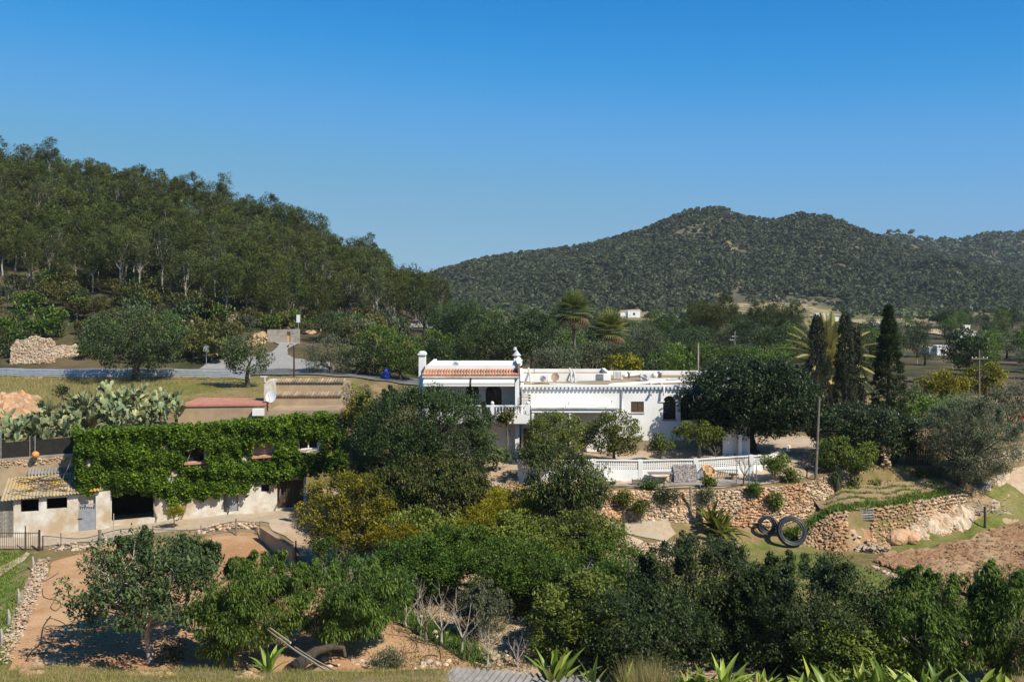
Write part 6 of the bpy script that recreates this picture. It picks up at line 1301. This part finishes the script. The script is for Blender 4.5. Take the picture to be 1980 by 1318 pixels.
for i, (px, Y, hg) in enumerate(((632, 53.5, 2.9), (664, 52, 1.8), (696, 51.2, 2.6), (738, 49.5, 1.7), (784, 47.2, 2.6), (812, 46.2, 2.2), (824, 45.4, 3.1), (853, 44.9, 2.9), (893, 44, 2.6), (905, 43.2, 1.7), (943, 42.8, 2.0), (1002, 42.4, 1.6))):
    bare('pale bare pruned tree in the row between the red field and the orchard' , px, Y, hg*.78, 500+i, 'palebark' if i % 3 else 'bark', group='bare pruned trees along the red field', nl=3+i % 3, spread=.7)
bare('small dark bare tree with crooked branches at the corner of the lattice wall', 1437, 64.4, 1.9, 540, 'darkbark'); bare('bare twiggy shrub by the leaning wooden pole', 1560, 66.2, 1.6, 541, 'darkbark', nl=8); bare('bare grey shrub beneath the round clipped citrus tree', 1385, 68.7, 1.2, 542, 'bark', nl=6, spread=1.5)
bare('leafless climbing shrub trailing over the balcony balustrade', 985, 70.6, 1.3, 543, 'iron', nl=12, spread=2.2, loc=Vector((fx(985, 70.6), 70.6, -9.1)), name='climbing_shrub')
T('shrub', 978, 70.5, 792, 822, 62, 'brown withered climber hanging over the balcony front', cat='climber', seed=600, name='balcony_climber', low=-1, dens=.9, inner=.5) 
for i, (px, Y, top, bot, wp, st_, lb) in enumerate(((1292, 62.8, 940, 975, 50, 'darkm', 'dark green bush clinging to the middle of the long dry stone wall'), (1500, 63.2, 950, 985, 30, 'citrus', 'scrubby green bush on the right part of the long dry stone wall'), (1240, 61.9, 962, 992, 30, 'orange', 'green bush at the foot of the long dry stone wall'), (1700, 67.2, 930, 955, 60, 'orange', 'dark shrubs in the shade behind the curving crop rows'), (1640, 66.5, 925, 948, 40, 'carob', 'dark shrub beside the small clipped cypress'), (1780, 69.5, 905, 935, 70, 'orange', 'shaded green shrub under the old grey olive'), (1206, 62.4, 948, 975, 22, 'citrus', 'small bush on the left part of the long dry stone wall'), (1365, 62.9, 944, 968, 32, 'shrub', 'olive-brown bush hanging on the long dry stone wall'), (1372, 63.9, 922, 940, 22, 'citrus', 'small green bush on the path edge below the wicker armchair'), (1255, 64, 930, 943, 46, 'green', 'low spreading plants along the path below the trestle table'), (1530, 65.2, 905, 935, 40, 'citrus', 'green leafy bush right of the small round tree'), (1460, 63.4, 936, 955, 24, 'green', 'small green bush above the banana plant'), (330, 43.2, 1240, 1290, 60, 'olive', 'grey lavender-like bush at the foot of the grey-green tree'), (335, 64.6, 977, 1000, 46, 'yellow', 'round yellowish bush against the foot of the farm building'), (745, 42.4, 1255, 1290, 80, 'olive', 'grey-green low bush on the near edge of the red field'), (120, 86, 745, 765, 30, 'darkm', 'small dark bush on the grassy bank below the guardrail'), (210, 83, 760, 790, 50, 'shrub', 'dark shrub between the two tall prickly pears'), (625, 53.5, 1035, 1085, 40, 'green', 'green ivy-like bush round the first bare pruned tree'))):
    loc = on(px, Y); s = Y/F; zt = fz(top, Y)-loc.z; zb = fz(bot, Y)-loc.z
    k = {'darkm': 'carob', 'green': 'orange', 'shrub': 'olive'}.get(st_, st_)
    make_tree('bush', lb, 'bush', k, loc, (zt+zb)/2, max(wp/2*s, .35), max(wp/2*s, .35)*.7, max((zt-zb)/2, .3), 620+i, nb=6, r0=.04, low=-.9, part='stem')
# hose coils against the wall, pallet
def coil(label, px, py, Y, r, n, thk, tilt, seed, loose=.03):
    rn = random.Random(seed); x, z = fx(px, Y), fz(py, Y); V_ = []; up = Vector((0, math.sin(tilt), math.cos(tilt))); rt = Vector((1, 0, 0)); nn = rt.cross(up)
    mb = MB()
    for k in range(n):
        rr = r-(k % 4)*thk*1.6+rn.uniform(-loose, loose); o = (k//4)*thk*1.9; c = Vector((x+rn.uniform(-loose, loose), Y, z))-nn*o
        pts = [c+rt*rr*math.cos(a*.2094)+up*rr*math.sin(a*.2094)*1.0+nn*rn.uniform(-.01, .01) for a in range(31)]; mb.tube(pts, thk, 6, cap=False)
    return solo('hose_coil', mb, M['hose'], label, 'hose coil', smooth=True)
coil('large neat coil of black pipe leaning against the tumbled stones', 1532, 1026, 61.3, .88, 14, .042, .35, 1)
coil('smaller tangled coil of black hose behind the large coil of pipe', 1484, 1015, 62.1, .5, 22, .022, .2, 2, .09)
p = G(1672, 1012); t = thing('wooden_pallet', 'small grey wooden pallet propped on the rubble bank', 'pallet', p)
Yp = p.y+.2; mb = MB(); x0, x1 = fx(1662, Yp), fx(1690, Yp); zb = fz(1005, Yp)
for k in range(5): mb.add([(x0+.03*k, Yp-.12+.12*k, zb+.13*k), (x1+.03*k, Yp-.12+.12*k, zb+.13*k+.06), (x1+.03*k, Yp-.05+.12*k, zb+.13*k+.14), (x0+.03*k, Yp-.05+.12*k, zb+.13*k+.08)], [(0,1,2,3)])
build('slats', mb, M['greywood'], t); mb = MB()
for xx in (x0+.04, (x0+x1)/2, x1-.02): mb.tube([(xx, Yp-.1, zb-.02), (xx+.12, Yp+.5, zb+.62)], .035, 4)
build('runners', mb, M['greywood'], t)
def hose(label, pts, r=.02, off=.05, name='irrigation_hose'):
    P = [G(*p) for p in pts]; out = []
    for i in range(len(P)-1):
        a, b = P[i], P[i+1]; pa = P[max(i-1, 0)]; pb = P[min(i+2, len(P)-1)]
        for k in range(6):
            t = k/6; q = .5*((2*a)+(b-pa)*t+(2*pa-5*a+4*b-pb)*t*t+(3*a-pa-3*b+pb)*t**3); out.append(Vector((q.x, q.y, h(q.x, q.y)+off+r)))
    return solo(name, MB().tube(out, r, 5), M['hose'], label, 'hose', smooth=True)
hose('thick black hose winding across the red field from the low dividing wall', [(488,1020),(498,1032),(508,1050),(540,1066),(565,1076),(580,1090),(600,1105),(622,1120),(660,1128)], .035, .06)
hose('tangle of thin black hose in the middle of the red field', [(515,1075),(530,1070),(560,1074),(575,1080),(560,1085),(530,1080),(528,1084),(570,1088),(572,1098),(560,1105),(540,1112),(560,1120),(575,1130),(570,1140)], .018)
hose('thin black hose running along the foot of the low dividing wall', [(520,1040),(540,1048),(560,1058),(568,1068),(560,1075)], .015)
hose('black hose along the right edge of the red field', [(770,1208),(800,1222),(830,1238),(860,1255),(900,1282)], .03, .06)
hose('loop of thin black hose on the near right part of the red field', [(790,1235),(815,1245),(845,1252),(852,1275),(840,1285),(818,1284),(815,1275),(830,1268),(848,1272)], .016)
hose('second loop of thin hose nearer the bright peach tree', [(775,1258),(780,1264),(800,1262),(806,1250),(798,1240),(785,1238)], .014)
hose('long black hose lying up the left side of the red field', [(50,1280),(62,1262),(78,1246),(84,1215),(100,1192)], .03, .06)
hose('curling thin hose on the left side of the red field', [(82,1140),(84,1155),(95,1160),(112,1163),(118,1172),(108,1183),(98,1176),(104,1165),(110,1150),(118,1140)], .016)
hose('tangle of black hose left of the grey-green tree', [(90,1200),(100,1198),(120,1205),(125,1212),(95,1212),(88,1218),(118,1222),(126,1230),(105,1232),(85,1232),(95,1245),(130,1240),(138,1250),(128,1258),(110,1262),(70,1265),(60,1270)], .016)
hose('thin hose crossing the bare soil at the top left of the red field', [(70,1145),(80,1130),(100,1118),(115,1108)], .016)
hose('black hose stretched over the small terrace below the stone wall', [(1150,990),(1185,990),(1215,996),(1260,1000),(1295,1008)], .05, .25)
hose('black pipe end trailing from the large coil', [(1548,1022),(1565,1030),(1590,1036),(1605,1042)], .045, .08)
# poles lying on the bank, log, corrugated roof
for i, (a, b, lb) in enumerate((((516, 1216, 41.8), (640, 1302, 33.5), 'long pale cane pole, the upper left of the two leaning over the bank'), ((570, 1250, 40.5), (650, 1297, 33.8), 'shorter pale cane pole, right of the long one leaning over the bank'))):
    A_ = Vector((fx(a[0], a[2]), a[2], fz(a[1], a[2]))); B_ = Vector((fx(b[0], b[2]), b[2], fz(b[1], b[2]))); mb = MB(); mb.tube([A_, A_.lerp(B_, .5)-Vector((0, 0, .05)), B_], [.03, .035, .04], 7)
    if i == 0: mb.tube([A_+Vector((.1, 0, .08)), A_.lerp(B_, .38)+Vector((.1, 0, .05))], .035, 6)
    solo('cane_pole', mb, M['bamboo'], lb, 'pole')
mb = MB(); P_ = [(560, 1300, 36), (585, 1278, 38.5), (610, 1258, 40.5), (640, 1250, 42), (655, 1243, 42.6)]; mb.tube([Vector((fx(a, y), y, fz(b, y))) for a, b, y in P_], [.3, .24, .18, .15, .11], 9); mb.tube([Vector((fx(a, y), y, fz(b, y))) for a, b, y in ((640, 1250, 42), (664, 1252, 42), (668, 1268, 42))], [.13, .11, .06], 7)
solo('leaning_log', mb, M['darkbark'], 'thick dark leaning log below the bright peach tree', 'log', smooth=True)
mb = MB(); Y = 29.9; o_ = Vector((fx(878, Y), Y, fz(1287, Y))); e_ = Vector((fx(1168, 28.9), 28.9, fz(1314, 28.9))); corrug(mb, o_, e_-o_, (-.22, -1, .1), (e_-o_).length, 2.6, .2, .05, 5, .1)
solo('corrugated_roof', mb, M['greysheet'], 'grey corrugated sheet roof at the bottom edge of the picture', 'roof')
# gate, fences, dividing wall by the yard
YG = 60.8; z0 = on(40, YG).z; t = thing('iron_gate', 'black iron bar gate at the left edge below the shed', 'gate', on(40, YG)); x0, x1 = fx(-25, YG), fx(76, YG); zt = fz(1030, YG)
build('post', MB().tube([(x1, YG, z0-.2), (x1, YG, fz(1024, YG))], .07, 8), M['iron'], t); build('post', MB().tube([(fx(49, YG), YG, z0), (fx(49, YG), YG, fz(1016, YG))], .035, 8), M['iron'], t)
mb = MB(); n = 24
for k in range(n): xx = x0+(x1-x0)*k/n; mb.tube([(xx, YG, z0+.15), (xx, YG, zt+.06)], .014, 4)
build('bars', mb, M['iron'], t); build('rails', MB().tube([(x0, YG, z0+.15), (x1, YG, z0+.15)], .022, 5).tube([(x0, YG, zt), (x1, YG, zt)], .022, 5), M['iron'], t)
mb = MB(); mb.box(fx(-60, YG), fx(74, YG), YG-.45, YG-.15, z0-.6, z0-.02); solo('gate_sill', mb, M['concrete'], 'dark concrete ledge under the iron gate', 'ledge')
FN = thing('wire_fence', 'sagging wire fence with a black hose along its top beside the yard', 'fence', on(290, 62)); yp = lambda px: float(np.interp(px, [82, 200, 350, 455, 505], [60.9, 61.6, 62.3, 63.3, 63.6]))
mb = MB(); top = []
for px in range(82, 506, 6): top.append(on(px, yp(px), .78+.16*math.sin(px*.03)))
mb.tube(top, .022, 5)
build('top_hose', mb, M['hose'], FN)
mb = MB()
for dz in (.15, .3, .45, .6): mb.tube([on(px, yp(px), dz) for px in range(82, 506, 12)], .005, 3)
for px in range(84, 504, 3): mb.tube([on(px, yp(px), .05), on(px+2, yp(px), .7)], .004, 3)
build('mesh', mb, M['metal'], FN)
for px, r, hh, m_ in ((82, .04, .9, 'iron'), (117, .025, 1.0, 'iron'), (192, .11, 1.0, 'greywood'), (219, .03, 1.9, 'palebark'), (295, .03, 1.1, 'iron'), (388, .04, .9, 'greywood'), (456, .06, 1.1, 'greywood'), (503, .07, 1.0, 'greywood')):
    p = on(px, yp(px)); build('post', MB().tube([p-Vector((0, 0, .1)), p+Vector((.03, 0, hh*.5)), p+Vector((.02, 0, hh))], [r, r*.95, r*.9], 7), M[m_], FN)
for i, (px, py) in enumerate(((63, 1085), (35, 1150), (16, 1192), (2, 1232))):
    p = G(px, py+18); solo('fence_stump', MB().tube([p-Vector((0, 0, .1)), p+Vector((.05, 0, .4)), p+Vector((0, 0, .8))], [.07, .08, .05], 6), M['palebark'], ['pale wooden stake by the iron gate, farthest of the four along the green bed', 'pale wooden stake along the green bed, second from the iron gate', 'pale wooden stake along the green bed, third from the iron gate', 'pale wooden stake at the left edge, nearest of the four along the green bed'][i], 'stake')
a = on(506, 62.6); b = on(569, 57.5); mb = MB(); obox(mb, a, b, .22, a.z-.3, a.z+.85, b.z-.3, b.z+1.0); obox(mb, a, b, .3, a.z+.853, a.z+.9, b.z+1.003, b.z+1.05); solo('dividing_wall', mb, M['ochre'], 'low ochre dividing wall with a flat top left of the lemon tree', 'wall')
p = on(572, 57.4); solo('iron_post', MB().tube([p-Vector((0, 0, .1)), p+Vector((0, 0, 1.5))], .045, 6), M['iron'], 'thin rusty iron post at the near end of the low dividing wall', 'post')
for i, (px, Y, hh) in enumerate(((1655, 68.3, 1.4), (1678, 68.4, 1.3), (1712, 69.2, 1.6))):
    c = on(px, Y); mb = MB(); rn = random.Random(90+i)
    for k in range(9):
        for q in range(4): mb.blob((c.x+rn.uniform(-.25, .25), c.y+rn.uniform(-.2, .2), c.z+hh*k/9), (.2, .18, .12), rn.randint(0, 9999))
    solo('stone_pillar', mb, M['stone'], ['rough stone pillar under the dark trees, left of three by the garden bed', 'rough stone pillar under the dark trees, middle of three by the garden bed', 'rough stone pillar under the dark trees, right of three by the garden bed'][i], 'pillar')
c = on(1775, 70.5); mb = MB()
for k in range(12): mb.box(c.x-.9+.17*k, c.x-.76+.17*k, c.y, c.y+.03, c.z, c.z+1.1+.06*math.sin(k*2))
solo('plank_fence', mb, M['darkwood'], 'dark plank fence in the shade between the pillars and the old olive', 'fence')
mb = MB(); c = on(747, 121); mb.blob((c.x, c.y, c.z+.6), (.9, .5, .75), 3, .5, 2, .15); solo('tarpaulin', mb, M['blue'], 'blue tarpaulin bundle by the road left of the chimney', 'tarpaulin')
# dead branches at the foot of the olive
mb = MB(); rn = random.Random(12)
for k in range(34):
    p = G(rn.uniform(1885, 1950), rn.uniform(968, 1000)); q = p+Vector((rn.uniform(-1.2, 1.2), rn.uniform(-.6, .6), rn.uniform(.05, .4))); mb.tube([p, p.lerp(q, .5)+Vector((0, 0, rn.uniform(0, .2))), q], [.035, .03, .012], 5)
solo('brushwood', mb, M['palebark'], 'heap of pale cut branches on the verge below the old olive', 'brushwood')
# the walker at the right edge
c = on(1977, 84); P0 = thing('person', 'person in a red top and dark trousers standing at the right edge', 'person', c)
def skin(name, joints, edges, m_, parent):
    me = bpy.data.meshes.new(name); me.from_pydata([j[:3] for j in joints], edges, []); o = bpy.data.objects.new(name, me); C.objects.link(o); o.parent = parent
    md = o.modifiers.new('s', 'SKIN'); sv = me.skin_vertices[0].data
    for i, j in enumerate(joints): sv[i].radius = (j[3], j[3]*(j[4] if len(j) > 4 else 1)); 
    sv[0].use_root = True; o.modifiers.new('d', 'SUBSURF').levels = 1; o.modifiers['d'].render_levels = 2; me.materials.append(m_); return o
skin('body', [(0, 0, .93, .14), (0, 0, 1.15, .13), (0, -.02, 1.38, .15), (0, -.02, 1.5, .06), (0, -.03, 1.62, .095), (0, -.03, 1.72, .07), (-.19, 0, 1.4, .05), (-.27, -.02, 1.12, .042), (-.25, -.12, .88, .032), (.19, 0, 1.4, .05), (.27, -.02, 1.12, .042), (.25, -.12, .88, .032), (-.1, 0, .85, .085), (-.12, -.03, .48, .055), (-.12, .02, .08, .04), (-.12, -.1, .04, .035), (.1, 0, .85, .085), (.12, .05, .48, .055), (.12, .12, .08, .04), (.12, .02, .04, .035)],
     [(0,1), (1,2), (2,3), (3,4), (4,5), (2,6), (6,7), (7,8), (2,9), (9,10), (10,11), (0,12), (12,13), (13,14), (14,15), (0,16), (16,17), (17,18), (18,19)], M['skin'], P0)
skin('red_top', [(0, 0, .95, .165), (0, 0, 1.15, .15), (0, -.02, 1.38, .17), (-.19, 0, 1.41, .075), (-.26, -.01, 1.2, .065), (.19, 0, 1.41, .075), (.26, -.01, 1.2, .065)], [(0,1), (1,2), (2,3), (3,4), (2,5), (5,6)], M['red'], P0)
skin('trousers', [(0, 0, .93, .165), (-.1, 0, .8, .105), (-.12, -.03, .48, .08), (-.12, .02, .12, .065), (.1, 0, .8, .105), (.12, .05, .48, .08), (.12, .12, .12, .065)], [(0,1), (1,2), (2,3), (0,4), (4,5), (5,6)], M['cloth'], P0)
build('hair', MB().blob((0, .005, 1.69), (.105, .115, .1), 2, .5, 2, .04), M['dark'], P0, True, False)

# the air between the camera and the far hills
hz = MB().box(-2600, 2600, -60, 1900, -60, 165); o = build('haze', hz, M['haze']); tag(o, 'thin haze lying over the valley', 'haze', kind='stuff'); o.display_type = 'WIRE'

for i, (px, Y, hg) in enumerate(((62, 178, 6), (150, 174, 5), (238, 170, 6), (335, 166, 5), (500, 168, 5))):
    bare('leafless grey dead pine standing at the lower edge of the pine wood', px, Y, hg, 700+i, 'bark', group='dead pines at the edge of the wood', nl=4, spread=.4)
